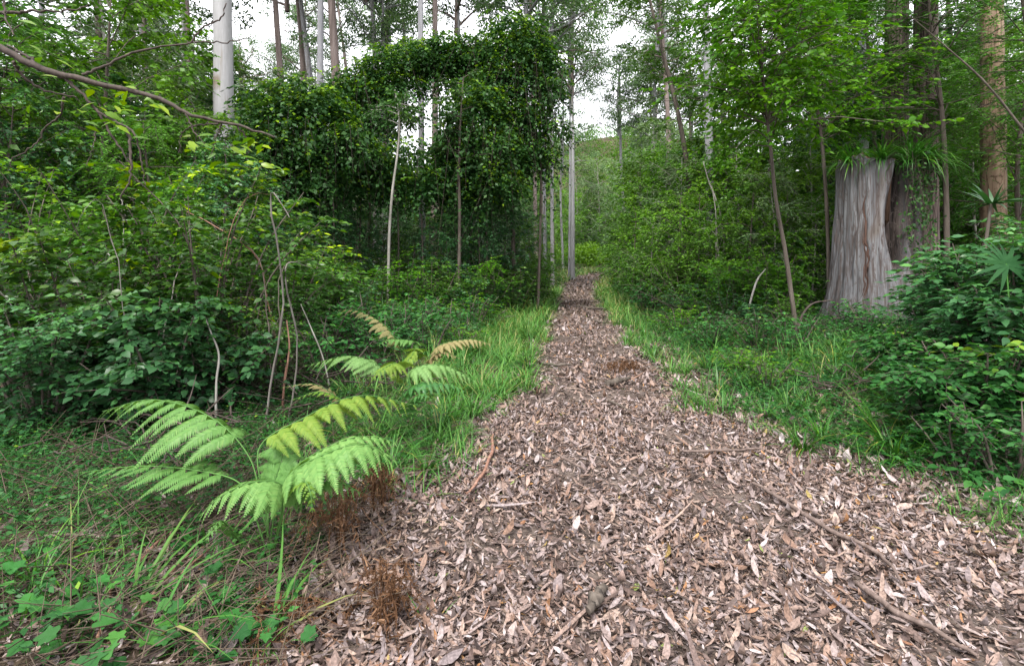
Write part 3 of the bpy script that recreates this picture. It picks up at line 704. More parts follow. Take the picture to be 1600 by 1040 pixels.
draped('vine_draped_tree', 'tallest dark vine column at the right end of the arch', 15,
       [(805, 52, 30, 24), (825, 82, 34, 28), (788, 92, 28, 30), (840, 105, 20, 22), (808, 135, 34, 36), (775, 140, 24, 34), (828, 192, 18, 26), (868, 205, 15, 16), (852, 250, 14, 18), (870, 110, 11, 12), (800, 195, 30, 36), (820, 240, 28, 30), (790, 255, 24, 30), (860, 150, 14, 22)], [(760, 850, 120, 320, 80), (850, 880, 130, 300, 14), (770, 845, 200, 420, 50)], 12000, [(805, 60, 8), (840, 120, 5)])
draped('vine_draped_tree', 'blackish green vine curtain hanging left of the tallest column', 14,
       [(745, 190, 30, 32), (728, 230, 30, 34), (765, 240, 28, 34), (710, 260, 26, 26), (745, 280, 32, 30), (780, 295, 26, 26), (735, 155, 20, 18), (720, 310, 22, 22), (700, 235, 18, 18), (765, 165, 18, 20)], [(695, 800, 210, 345, 100), (705, 790, 240, 430, 60)], 10000, [(718, 240, 5), (760, 230, 4)])

# ------------------------------------------------------------------ saplings and leaning stems
def sapling(name, pts, Y, r, mat, label, leafmat=None, tw=0, tl=.6, lw=.06, ll=.11, start=.4, prim='quad', tone=(.4, .8), spread=.9, nl=8, cat='sapling', Ys=None):
    p = [P3(a, b, Y if Ys is None else Ys[i]) for i, (a, b) in enumerate(pts)]
    p[0][2] = float(gh(p[0][0], p[0][1])) - .05
    org = np.array([p[0][0], p[0][1], p[0][2] + .05])
    o = thing(name, org, label, cat)
    ln = smooth_line(np.array(p) - org, 22)
    st = MB(); tube(st, ln, r, 8, rough=.05); 
    if tw:
        lf = MB(); br = MB()
        s = start + (1 - start) * RNG.uniform(0, 1, tw)
        A = np.stack([np.interp(s, np.linspace(0, 1, 22), ln[:, c]) for c in range(3)], -1)
        for a_ in A:
            az = RNG.uniform(0, 6.28); L = spread * RNG.uniform(.4, 1.2)
            e = a_ + np.array([math.cos(az) * L, math.sin(az) * L, L * RNG.uniform(-.1, .6)])
            bl = stem_line(a_, e, .08, 6, .06); tube(br, bl, [.012, .004], 4, cap=False)
            k = 11; q = RNG.uniform(.15, 1, k); Q = np.stack([np.interp(q, np.linspace(0, 1, 6), bl[:, c]) for c in range(3)], -1)
            a2 = az + RNG.normal(0, .9, k); D = np.stack([np.cos(a2), np.sin(a2), RNG.uniform(-.7, .6, k)], -1)
            twig_leaves(lf, Q, D, tl * RNG.uniform(.5, 1.1, k), nl, lw, ll, RNG.uniform(*tone), prim, upj=.6, hang=.3, wood=br, wr=.004)
        lf.build('crown', M[leafmat], o); br.build('branches', M[mat], o)
    st.build('trunk', M[mat], o)
    return o
sapling('leafy_sapling', [(1246, 462), (1228, 400), (1212, 310), (1203, 220), (1194, 150), (1188, 40), (1180, -80)], 8, [.036, .03, .025, .018, .008], 'darkbark',
        'slender leaning sapling with bright broad leaves left of the stump', 'bright', 84, .55, .062, .10, .48, 'leaf', (.35, .9), 1.6, 10)
sapling('leafy_sapling', [(1296, 440), (1292, 330), (1280, 180), (1262, 60), (1250, -60)], 10.6, [.04, .035, .025, .01], 'darkbark',
        'dense bright green sapling filling the top right between path and stump', 'bright', 95, .6, .065, .11, .42, 'leaf', (.3, .85), 2.0, 10)
sapling('pale_sapling', [(606, 425), (608, 370), (613, 300), (621, 240), (624, 190), (617, 140)], 12, [.036, .032, .028, .02, .012], 'lichen', 'pale crooked sapling stem standing before the dark vine arch', 'vine', 16, .4, .06, .10, .72, 'leaf', (.2, .7), .6)
sapling('dark_sapling', [(716, 420), (718, 340), (717, 280), (719, 200), (724, 120)], 13, [.045, .04, .03, .012], 'darkbark', 'straight dark stem under the blackish vine curtain', 'vine', 20, .4, .06, .10, .55, 'leaf', (.1, .6), .7)
sapling('leaning_stem', [(1139, 400), (1128, 350), (1118, 310), (1108, 285), (1098, 250)], 13, [.022, .02, .012], 'lichen', 'thin pale stem leaning against the grey white trunk')
sapling('leaning_stem', [(1118, 435), (1119, 380), (1118, 330), (1112, 290)], 12.5, [.018, .016, .01], 'lichen', 'upright thin pale stem just in front of the grey white trunk')
sapling('leafy_sapling', [(1085, 400), (1078, 300), (1062, 190), (1035, 80), (1015, 0), (1000, -60)], 17, [.1, .08, .06, .03], 'darkbark',
        'dark forking tree with fine olive leaves overhanging the right path edge', 'mid', 70, .8, .06, .14, .4, 'quad', (.3, .8), 2.4, 10)
sapling('feathery_tree', [(1480, 440), (1478, 300), (1470, 160), (1455, 40), (1440, -80)], 9.6, [.05, .045, .03, .012], 'darkbark',
        'fine feathery-leaved tree behind the stump and the tan trunk', 'feather', 60, .7, .022, .10, .4, 'quad', (.3, .9), 1.5, 22)
sapling('feathery_tree', [(1370, 420), (1368, 260), (1360, 120), (1350, 0), (1345, -80)], 12, [.05, .04, .03, .012], 'darkbark',
        'feathery tree with hanging sprays in front of the plain grey trunk', 'feather', 60, .8, .022, .11, .5, 'quad', (.3, .8), 1.6, 22)
sapling('feathery_tree', [(1640, 440), (1640, 300), (1625, 150), (1600, 20), (1590, -80)], 9, [.05, .045, .03, .012], 'darkbark',
        'feathery tree at the right picture edge beside the tan trunk', 'feather', 55, .7, .022, .10, .3, 'quad', (.3, .9), 1.4, 22)

# ------------------------------------------------------------------ left trees and the bare overhanging branch
for px, Y, sc, kd, lb in ((40, 9, .95, 'tree_feather', 'dark drooping feathery tree at the left picture edge'), (120, 13, 1.1, 'tree_mid2', 'airy grey-green tree behind the bare branch'),
                          (225, 15, 1.1, 'tree_mid', 'mid-green small-leaved tree behind the dark thin trunk'), (-40, 11, 1.1, 'tree_deep', 'dense dark tree filling the upper left corner'),
                          (400, 19, 1.0, 'tree_mid2', 'grey-green tree right of the thick white gum'), (320, 21, 1.1, 'tree_mid', 'leafy tree behind the thick white gum'), (70, 18, 1.1, 'tree_mid', 'round-topped tree deep behind the left thicket')):
    place(kd, 'understorey_tree', PX(px, Y), Y, lb, 'tree', sc=sc)

Yb = 3.5
bx = PX(-330, Yb); bo = thing('overhanging_tree', (bx, Yb, float(gh(bx, Yb))), 'tree leaning in from the left with a long bare dark branch', 'tree')
og = np.array(bo.location)
tr = MB(); tube(tr, smooth_line(np.array([[bx, Yb, -.1], [bx + .05, Yb, 1.5], P3(-300, 40, Yb), P3(-310, -200, Yb), P3(-320, -600, Yb)]) - og, 16), [.12, .1, .09, .05], 10, rough=.03); tr.build('trunk', M['darkbark'], bo)
brl = [([(-300, 20), (-60, 58), (0, 77), (60, 105), (130, 125), (220, 145), (270, 165), (300, 180), (370, 195), (430, 214)], .030, .006),
       ([(130, 117), (160, 105), (220, 80), (300, 67), (350, 67), (395, 57)], .010, .003), ([(300, 67), (318, 42), (345, 30), (353, 5)], .007, .004),
       ([(-200, 10), (0, 19), (50, 18), (100, 17), (140, 10)], .013, .004), ([(90, 118), (110, 130), (150, 172), (180, 220), (205, 260)], .014, .004),
       ([(150, 172), (180, 190), (210, 210), (222, 260), (226, 290)], .009, .003), ([(20, 95), (35, 118), (70, 142), (120, 152)], .012, .005),
       ([(100, 152), (95, 180), (70, 200), (55, 225), (20, 250), (17, 262)], .008, .003), ([(345, 194), (338, 215), (332, 240)], .006, .003),
       ([(290, 175), (300, 200), (320, 225)], .006, .003), ([(370, 197), (390, 225), (385, 250)], .006, .003), ([(60, 108), (45, 90), (10, 70)], .014, .006), ([(5, 0), (10, 30), (22, 55)], .008, .004),
       ([(200, 205), (204, 240), (203, 280), (188, 310)], .010, .004), ([(150, 200), (147, 225), (135, 260)], .005, .002), ([(340, 194), (300, 198), (283, 210), (280, 240)], .006, .003)]
br = MB()
for pts, ra, rb in brl:
    yo = 0 if ra > .02 else RNG.uniform(-.12, .12)
    p = np.array([P3(a, b, Yb + yo * min(1, i / 2)) for i, (a, b) in enumerate(pts)]) - og
    p = smooth_line(p, 10 + 4 * len(pts)); p += RNG.normal(0, .004, p.shape)
    tube(br, p, [ra, (ra + rb) / 2, rb], 7, rough=.06)
br.build('branch', M['twig'], bo)
lf = MB()
lp = [(30, 32), (20, 28), (62, 118), (85, 92), (120, 128), (135, 135), (145, 140), (48, 162), (66, 175), (165, 152), (192, 157), (180, 165), (205, 170), (236, 160), (230, 168), (258, 147), (300, 228), (305, 222), (292, 232), (315, 230), (395, 215), (410, 213), (90, 175), (110, 160), (150, 160), (60, 90), (45, 70), (38, 50), (170, 190), (220, 200), (205, 215)]
lp += [(RNG.uniform(120, 260), RNG.uniform(130, 200)) for _ in range(26)] + [(RNG.uniform(280, 420), RNG.uniform(200, 260)) for _ in range(30)]
A = np.array([P3(a, b, Yb + RNG.normal(0, .15)) for a, b in lp]) - og
n = len(A); f = np.stack([RNG.choice([-1, 1], n) * RNG.uniform(.5, 1, n), RNG.normal(0, .5, n), RNG.uniform(-.5, .1, n)], -1)
scatter(lf, 'leaf', A, f, np.array([0, -.35, 1]) + RNG.normal(0, .3, (n, 3)), RNG.uniform(.04, .06, n), RNG.uniform(.08, .12, n), RNG.uniform(.75, 1, n))
lf.build('leaves', M['thicket'], bo)

# ------------------------------------------------------------------ left thicket shrubs
def shrub(name, px, Y, H, Rd, mat, label, **k):
    x = PX(px, Y); o = thing(name, (x, Y, float(gh(x, Y))), label, 'shrub')
    lf, st = shrub_parts(H, Rd, **k)
    lf.build('foliage', M[mat], o); st.build('stems', M['darkbark'], o); return o
for k, (px, Y, kd, sc) in enumerate(((1010, 14, 'low_mid', 1.5), (1060, 12, 'shrub1', .5), (1100, 10.5, 'shrub2', .5), (1140, 9.5, 'shrub3', .45), (1180, 8.8, 'shrub1', .45), (1230, 8.4, 'shrub0', .45), (1130, 12, 'shrub1', .7), (1200, 11, 'shrub3', .6), (1050, 16, 'shrub0', .7), (1000, 20, 'shrub2', .7), (1170, 13, 'shrub0', .8), (1090, 14.5, 'shrub3', .7), (1240, 7.0, 'low_mid', .9), (1180, 7.6, 'low_mid', .9), (1110, 8.6, 'low_mid', .9), (1060, 10, 'low_bright', 1.1), (1150, 6.6, 'low_bright', .6), (1440, 5.2, 'low_mid', .8), (1500, 3.5, 'low_mid', .7), (1570, 3.3, 'low_mid', .8), (1450, 4.1, 'low_mid', .75), (1540, 4.0, 'shrub1', .4), (1600, 3.9, 'low_mid', .9), (1420, 4.6, 'shrub1', .3), (1470, 5.0, 'shrub3', .4))):
    place(kd, 'low_shrub', PX(px, Y), Y, 'low tangled shrub among several alike on the right bank between grass and stump', 'shrub', 'low shrubs on the right bank', sc=sc)
for k, (px, Y, kd, sc) in enumerate(((700, 9, 'low_mid', 1.2), (650, 9.5, 'low_mid', 1.3), (740, 10.5, 'low_mid', 1.2), (600, 9, 'shrub1', .45), (690, 11.5, 'shrub1', .5), (760, 13, 'shrub3', .5), (550, 8, 'low_mid', 1.4), (620, 8, 'low_mid', 1.1), (670, 7.4, 'low_mid', 1.0), (780, 14.5, 'shrub1', .5), (730, 12.5, 'shrub1', .6), (560, 9.5, 'shrub3', .6), (500, 7.2, 'low_mid', 1.4), (640, 12.5, 'shrub3', .7), (590, 7.0, 'low_mid', 1.0), (810, 15.5, 'low_bright', 1.3), (820, 22, 'shrub0', .6), (845, 26, 'shrub2', .6), (770, 11, 'low_bright', 1.0), (720, 7.9, 'low_bright', .9))):
    place(kd, 'low_shrub', PX(px, Y), Y, 'low leafy shrub among several alike between the left verge grass and the vine trees', 'shrub', 'low shrubs between the left verge and the vine trees', sc=sc)
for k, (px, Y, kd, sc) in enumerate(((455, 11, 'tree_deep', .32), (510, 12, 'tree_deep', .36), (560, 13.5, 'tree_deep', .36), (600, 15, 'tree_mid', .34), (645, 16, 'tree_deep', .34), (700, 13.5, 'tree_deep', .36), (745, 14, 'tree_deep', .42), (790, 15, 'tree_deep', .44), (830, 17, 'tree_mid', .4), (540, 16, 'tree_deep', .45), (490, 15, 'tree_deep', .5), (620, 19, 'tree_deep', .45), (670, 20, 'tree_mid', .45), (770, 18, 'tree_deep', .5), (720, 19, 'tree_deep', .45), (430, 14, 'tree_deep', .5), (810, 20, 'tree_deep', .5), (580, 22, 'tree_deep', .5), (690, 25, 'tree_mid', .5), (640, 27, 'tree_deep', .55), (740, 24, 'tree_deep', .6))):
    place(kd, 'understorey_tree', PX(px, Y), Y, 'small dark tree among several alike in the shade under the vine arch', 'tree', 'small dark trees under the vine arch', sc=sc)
for k, (px, Y, kd, sc) in enumerate(((345, 9.0, 'tree_deep', .46), (385, 9.5, 'tree_mid', .42), (130, 10.5, 'tree_mid', 1.0), (200, 12, 'tree_mid2', .75), (270, 17, 'tree_mid', 1.2), (30, 12, 'tree_mid2', 1.1))):
    place(kd, 'understorey_tree', PX(px, Y), Y, 'leafy tree among several alike around the foot of the thick white gum', 'tree', 'leafy trees around the thick white gum', sc=sc)
for k, (px, Y, kd, sc) in enumerate(((480, 10, 'shrub0', .75), (530, 10.5, 'shrub2', .7), (580, 11, 'shrub0', .75), (625, 11.5, 'shrub2', .75), (670, 11.5, 'shrub0', .8), (720, 12.5, 'shrub0', .85), (760, 13, 'shrub2', .8), (800, 14, 'shrub0', .9), (835, 16.5, 'shrub2', .9), (555, 12.5, 'shrub0', .95), (645, 13.5, 'shrub2', .95), (700, 14.5, 'shrub2', 1.0), (780, 15.5, 'shrub0', 1.1), (850, 21, 'shrub0', 1.0), (500, 9, 'low_bright', 1.2), (610, 9.8, 'low_bright', 1.3), (740, 11.2, 'low_bright', 1.3), (690, 10.2, 'low_bright', 1.2), (655, 9.0, 'low_mid', 1.2))):
    place(kd, 'understorey_shrub', PX(px, Y), Y, 'mid green shrub among several alike in front of the vine draped trees', 'shrub', 'shrubs in front of the vine draped trees', sc=sc)
for k, (px, Y, kd, sc) in enumerate(((985, 17, 'tree_mid', .45), (1020, 15, 'tree_bright', .42), (1055, 14, 'tree_mid', .45), (1090, 13, 'tree_mid', .42), (1125, 12.5, 'tree_bright', .4), (1160, 12, 'tree_mid', .45), (1195, 12, 'tree_mid2', .4), (1230, 12, 'tree_mid', .42), (1265, 11.8, 'tree_bright', .42), (1010, 19, 'tree_mid', .6), (1075, 17, 'tree_mid2', .55), (1140, 15, 'tree_mid', .6), (1215, 14, 'tree_mid', .6), (970, 24, 'tree_bright', .5), (1290, 13, 'tree_mid', .5))):
    place(kd, 'understorey_tree', PX(px, Y), Y, 'young bushy tree among several alike walling the right side of the path before the stump', 'tree', 'young bushy trees walling the right side of the path', sc=sc)
for k, (px, Y) in enumerate(((1300, 8.2), (1345, 7.9))):
    place('low_mid', 'low_shrub', PX(px, Y), Y, 'small leafy plant among two alike hiding the foot of the stump', 'plant', 'small plants at the foot of the stump', sc=.5)
T = dict(nst=14, tw=32, nl=10, lsc=.8, prim='leaf', tone=(.12, .8), tip=.12)
shrub('thicket_shrub', 330, 5.2, 2.6, 1.35, 'thicket', 'big arching shrub with yellow-green top leaves in the middle of the left thicket', lw=.06, ll=.10, **T)
shrub('thicket_shrub', 150, 4.9, 2.0, 1.2, 'thicket', 'wide glossy-leaved shrub in front of the left thicket', lw=.075, ll=.12, **T)
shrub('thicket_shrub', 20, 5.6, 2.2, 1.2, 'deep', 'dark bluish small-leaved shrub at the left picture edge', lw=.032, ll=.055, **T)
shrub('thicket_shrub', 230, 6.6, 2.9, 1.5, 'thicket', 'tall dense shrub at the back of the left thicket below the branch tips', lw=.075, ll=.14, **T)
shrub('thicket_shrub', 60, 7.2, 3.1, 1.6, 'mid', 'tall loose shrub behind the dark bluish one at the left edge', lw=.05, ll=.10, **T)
shrub('thicket_shrub', 430, 6.3, 1.9, 1.1, 'thicket', 'right-hand shrub of the left thicket with pale bent stems', lw=.04, ll=.12, **T)
shrub('thicket_shrub', 270, 4.4, 1.35, .9, 'deep', 'knee high dark shrub at the foot of the big arching one', lw=.07, ll=.10, **T)
shrub('thicket_shrub', 390, 5.0, 1.25, .8, 'thicket', 'low twiggy shrub behind the big bracken', lw=.03, ll=.05, **T)
shrub('thicket_shrub', 70, 4.2, 1.2, .9, 'deep', 'low leafy shrub at the left edge above the creepers', lw=.045, ll=.08, **T)
shrub('thicket_shrub', 500, 8.4, 1.9, .9, 'thicket', 'shrub with upright pale shoots before the left vine mound', lw=.06, ll=.14, **T)
shrub('thicket_shrub', -70, 4.8, 1.8, 1.0, 'thicket', 'shrub cut by the left picture edge', lw=.05, ll=.09, **T)
# right shrubs
shrub('bank_shrub', 1545, 4.7, 1.7, .8, 'deep', 'dense dark shrub on the right bank in front of the tan trunk', lw=.055, ll=.115, **T)
shrub('bank_shrub', 1640, 4.2, 1.6, .8, 'deep', 'dark shrub cut by the right picture edge', lw=.06, ll=.12, **T)
shrub('bank_shrub', 1485, 5.8, 1.3, .6, 'deep', 'layered shrub leaning over the right foot of the stump', lw=.055, ll=.11, **T)
shrub('bank_shrub', 1520, 3.9, .85, .6, 'herb', 'low layered pale-leaved shrub below the dark bank shrub', lw=.05, ll=.095, **T)
shrub('bank_shrub', 1420, 5.2, .6, .4, 'herb', 'small leafy shrub in front of the stump base', lw=.045, ll=.085, **T)
shrub('bank_shrub', 1575, 7.5, 2.1, .9, 'deep', 'taller shrub between the stump and the tan trunk', lw=.05, ll=.11, **T)
shrub('bank_shrub', 1160, 10, 1.5, 1.1, 'bright', 'light green shrub at the foot of the slender sapling', lw=.05, ll=.09, **T)
shrub('bank_shrub', 1205, 9.6, 1.5, .8, 'bright', 'light green shrub left of the stump', lw=.05, ll=.09, **T)
shrub('bank_shrub', 1070, 13, 1.9, 1.4, 'mid', 'arching grey-green shrub beside the grey white trunk', lw=.045, ll=.09, **T)
shrub('path_shrub', 825, 19, 2.1, 1.2, 'bright', 'yellow-green rounded shrub at the left path edge before the vine column', lw=.05, ll=.09, **T)
shrub('path_shrub', 800, 16, 1.4, 1.0, 'mid', 'low shrub in front of the yellow-green rounded one', lw=.05, ll=.09, **T)

random.seed(9)
for k in range(34):
    px = random.uniform(-20, 470); Y = random.uniform(4.2, 8.5); x = PX(px, Y); h_ = random.uniform(.7, 2.4); lx = random.uniform(-.35, .35); m_ = random.choice(['lichen', 'greybark', 'greybark', 'reedy', 'darkbark'])
    nmz = {'lichen': 'pale', 'greybark': 'grey', 'reedy': 'reddish', 'darkbark': 'dark'}[m_]
    z = float(gh(x, Y)); mb = MB(); r_ = random.uniform(.004, .010)
    ln = smooth_line(np.array([[0, 0, -.03], [lx * .3 + random.uniform(-.1, .1), random.uniform(-.1, .1), h_ * .45], [lx * .8, random.uniform(-.2, .2), h_ * .85], [lx * 1.6, random.uniform(-.3, .3), h_ * random.uniform(.7, 1.05)]]), 18) + RNG.normal(0, .006, (18, 3))
    tube(mb, ln, [r_, r_ * .8, r_ * .3], 5, rough=.08); o = mb.build('bare_stem', M[m_], None, (x, Y, z))
    tag(o, 'thin %s bare stem among several alike tangled in the left thicket' % nmz, 'stem', 'thin %s bare stems in the left thicket' % nmz)
# low herbs and shrubs crowding both verges
placed = []
for side, cnt in ((-1, 85), (1, 80)):
    for k in range(cnt):
        q = spot(5.5, 26, side, .7, .5, .75)
        if not q: continue
        band = 'near' if q[1] < 12 else 'farther'
        place(['low_mid', 'low_bright', 'low_mid'][k % 3] if side > 0 else ['low_mid', 'low_mid', 'low_bright'][k % 3], 'low_shrub', q[0], q[1], 'knee high leafy plant among many alike on the %s ground %s of the path' % (band, side_name[side]), 'plant', 'low plants on the %s ground %s of the path' % (band, side_name[side]), sc=random.uniform(.6, 1.3))
for k in range(34):      # the green bank where the path bends
    y = random.uniform(34, 62); l_, r_ = [float(v) for v in edges(y)]
    s_ = random.choice([-1, 1]); x = l_ - random.uniform(.3, 5) if s_ < 0 else r_ + random.uniform(.3, 4)
    place(random.choice(['low_bright', 'shrub2', 'low_bright']), 'verge_shrub', x, y, 'bright green small shrub among many alike where the path bends away', 'shrub', 'bright shrubs at the bend of the path', sc=random.uniform(.7, 1.3))

# ------------------------------------------------------------------ the stump
def make_stump():
    cy = 9.8; cx_ = PX(1374, cy)
    g = float(gh(cx_, cy - .6)); o = thing('tree_stump', (cx_, cy, g), 'huge weathered grey hollow stump with a dark cleft, right of the path', 'stump')
    NA, NZ = 220, 120; Ht = PZ(240, cy - .8) - g
    a = np.linspace(0, 2 * np.pi, NA, endpoint=False)
    A, ZZ = np.meshgrid(a, np.linspace(0, 1, NZ)); zz = -.3 + ZZ * (Ht + .3)
    t = np.clip(zz / Ht, 0, 1); FR = math.pi * 1.5 - .63      # the side that looks towards the path
    R = .73 - .03 * t + .05 * (1 - t)
    # buttresses at the foot, the largest towards the path
    for az, am, wd, hh in ((FR - 1.45, .26, .42, .5), (FR - .75, .10, .35, .5), (math.pi * .5, .3, .4, .4), (.2, .2, .4, .4), (FR + .7, .06, .3, .4)):
        dA = np.angle(np.exp(1j * (A - az))); R += am * np.exp(-(dA / wd) ** 2) * np.exp(-np.maximum(zz, 0) / hh)
    R += .012 * np.sin(A * 5 + zz * .5) + .006 * np.sin(A * 13 + 2 * np.sin(zz * 1.1)) + .006 * np.sin(A * 31 + 3 * np.sin(zz * .8 + 1)) + .004 * np.sin(A * 57 + 4 * np.sin(zz * .6))
    # the cleft opens towards the camera, right of the middle
    ac = FR + .56 + .05 * np.sin(zz * 2.2 + 1)
    dA = np.angle(np.exp(1j * (A - ac)))
    wd = .09 + .17 * np.exp(-((zz - 2.0) / .75) ** 2) + .05 * t
    cl = np.exp(-(dA / wd) ** 4) * sst((zz - .85) / .4)
    R -= cl * .62 * R
    # the wall right of the cleft is thinner and set back
    rightw = sst((np.angle(np.exp(1j * (A - FR))) - .7) / .2) * sst((2.6 - np.angle(np.exp(1j * (A - FR)))) / .3)
    R -= .06 * rightw
    for off, dep in ((-.20, .05), (-.48, .028), (.04, .02), (-.85, .022), (-1.1, .03), (.22, .03)):
        sA = FR + off + .05 * np.sin(zz * 3 + off * 9) + .02 * np.sin(zz * 11)
        dS = np.angle(np.exp(1j * (A - sA))); R -= dep * np.exp(-(dS / .028) ** 2) * sst((zz - .3) / .5) * (1 - .7 * sst((zz - 2.3) / .5))
    nzv = np.array([mnoise.noise(Vector((math.cos(q) * 2.5, math.sin(q) * 2.5, h * .9))) + .5 * mnoise.noise(Vector((math.cos(q) * 9, math.sin(q) * 9, h * 2.0))) for q, h in zip(A.ravel(), zz.ravel())]).reshape(A.shape)
    R += .028 * nzv + .05 * np.exp(-np.maximum(zz, 0) / .3) * np.abs(nzv)
    rag = np.array([mnoise.noise(Vector((math.cos(q) * 6, math.sin(q) * 6, 3.3))) for q in a])
    top_h = Ht + .05 * np.sin(a * 2 + 1) + .10 * rag - .05 * rightw[0]
    zz = -.3 + ZZ * (top_h[None] + .3)
    V = np.stack([R * np.cos(A) - .05 * (1 - t), R * np.sin(A) * .92, zz], -1).reshape(-1, 3)
    i = np.arange(NZ - 1)[:, None] * NA; j = np.arange(NA)[None]; k = (j + 1) % NA
    F = np.stack([i + j, i + k, i + NA + k, i + NA + j], -1).reshape(-1, 4)
    tone = np.clip(cl * 1.6, 0, 1); tone = np.maximum(tone, rightw * (.82 + .3 * nzv)); tone = np.maximum(tone, .25 * np.exp(-np.maximum(zz, 0) / .25))  # cleft darkened in the colour to paint its shade; right wall darker brown
    mb = MB(); mb.add(V, F, np.clip(tone, 0, 1).ravel()); mb.build('weathered_wall', M['stump'], o)
    ins = MB(); rim = V.reshape(NZ, NA, 3)[-1]; rings = [rim]
    for q, (f_, dz) in enumerate(((.95, .015), (.86, -.04), (.76, -.5), (.66, -1.1), (.3, -1.2), (.02, -1.22))):
        rg = rim * np.array([f_, f_, 1]) + np.array([0, 0, dz]); rg[:, 2] += RNG.normal(0, .015, NA); rings.append(rg)
    W = np.concatenate(rings); n_ = len(rings); i = np.arange(n_ - 1)[:, None] * NA
    ins.add(W, np.stack([i + j, i + k, i + NA + k, i + NA + j], -1).reshape(-1, 4)); ins.build('hollow_top', M['rot'], o)
    for off, z0, z1, w_ in ((-.20, .45, 2.5, .024), (-.235, .5, 1.7, .014), (-.17, .4, 1.3, .014)):
        sp = MB(); zs = np.linspace(z0, z1, 22); ang = FR + off + .05 * np.sin(zs * 3 - .20 * 9) + .02 * np.sin(zs * 11)
        zi = np.clip(((zs + .3) / (Ht + .3) * (NZ - 1)).astype(int), 0, NZ - 1); ai = ((ang % (2 * math.pi)) / (2 * math.pi) * NA).astype(int) % NA
        pv = V.reshape(NZ, NA, 3)[zi, ai]; pv[:, 1] -= .004
        tube(sp, pv, [.003, w_ * .7, w_, w_ * .8, .003], 5, rough=.2, cap=False); sp.build('split_seam', M['crack'], o)
    return o, cx_, cy, g + Ht
stump, sx, sy, stz = make_stump()

# a dark vine hanging down the right wall of the stump
vo = thing('hanging_vine', (sx, sy, stz), 'dark leafy vine hanging down over the right wall and cleft of the stump', 'vine')
vl = MB(); vs = MB()
for k in range(30):
    an = math.pi * 1.5 - .63 + RNG.uniform(.62, 2.0); rr_ = RNG.uniform(.70, .84); L_ = RNG.uniform(.5, 2.2); m_ = int(16 * L_) + 5
    p0 = np.array([rr_ * math.cos(an), rr_ * math.sin(an) * .92, RNG.uniform(-.1, .12)]); z_ = -np.sort(RNG.uniform(0, L_, m_))
    pos = p0 + np.stack([.05 * np.sin(z_ * 5 + k), .05 * np.cos(z_ * 4 + k), z_], -1) + RNG.normal(0, .05, (m_, 3)); f = RNG.normal(0, 1, (m_, 3)); f[:, 2] -= .9
    scatter(vl, 'leaf', pos, f, RNG.normal(0, .5, (m_, 3)) + np.array([-.4, -.6, .5]), .035 * RNG.uniform(.6, 1.3, m_), .075 * RNG.uniform(.6, 1.3, m_), np.clip(RNG.normal(.3, .2, m_), 0, 1))
    tube(vs, np.stack([p0[0] + .05 * np.sin(np.linspace(0, -L_, 8) * 5 + k), p0[1] + .05 * np.cos(np.linspace(0, -L_, 8) * 4 + k), p0[2] + np.linspace(0, -L_, 8)], -1), [.006, .003], 4, cap=False)
vl.build('vine_leaves', M['vine'], vo); vs.build('vine_stems', M['twig'], vo)

# strap-leaved plants: rosettes of arching blades
def rosette(name, loc, label, n, L, wd, mat, cat='plant', elev=(.5, 1.4), curl=(.6, 1.6), tone=.45, group=None, az=None, stem=0):
    o = thing(name, loc, label, cat, group); mb = MB()
    if stem:
        sm = MB(); tube(sm, stem_line((0, 0, -.05), (.04, .02, stem), 0, 8, .02), [.02, .014], 6); sm.build('stem', M['darkbark'], o)
    a = RNG.uniform(0, 6.28, n) if az is None else RNG.uniform(az[0], az[1], n); e = RNG.uniform(elev[0], elev[1], n)
    f = np.stack([np.cos(a) * np.cos(e), np.sin(a) * np.cos(e), np.sin(e)], -1)
    up = np.stack([-np.cos(a) * np.sin(e), -np.sin(a) * np.sin(e), np.cos(e)], -1) + RNG.normal(0, .2, (n, 3))
    p = np.stack([np.cos(a), np.sin(a), 0 * a], -1) * RNG.uniform(0, .04, (n, 1)) + np.array([.04 * (stem > 0), 0, stem])
    scatter(mb, 'blade', p, f, up, wd * RNG.uniform(.7, 1.2, n), L * RNG.uniform(.5, 1.1, n), np.clip(tone + RNG.normal(0, .2, n), 0, 1), curl=RNG.uniform(curl[0], curl[1], n))
    mb.build('blades', M[mat], o); return o
for k, (dx, dy, L, lb) in enumerate(((-.35, -.55, .75, 'strap-leaved plant spilling over the left rim of the stump'), (.15, -.6, .9, 'strap-leaved plant hanging over the middle of the stump top'), (.5, -.45, .85, 'strap-leaved plant hanging into the cleft of the stump'), (-.05, .1, .9, 'strap-leaved plant standing upright in the hollow of the stump top'), (.7, -.15, 1.1, 'long strap-leaved plant covering the right rim of the stump'), (-.62, -.1, .8, 'strap-leaved plant leaning out from the left edge of the stump top'))):
    rosette('strap_plant', (sx + dx, sy + dy, stz - .06), lb, 90, L, .03, 'strap', elev=(.1, 1.4), curl=(.9, 2.3))

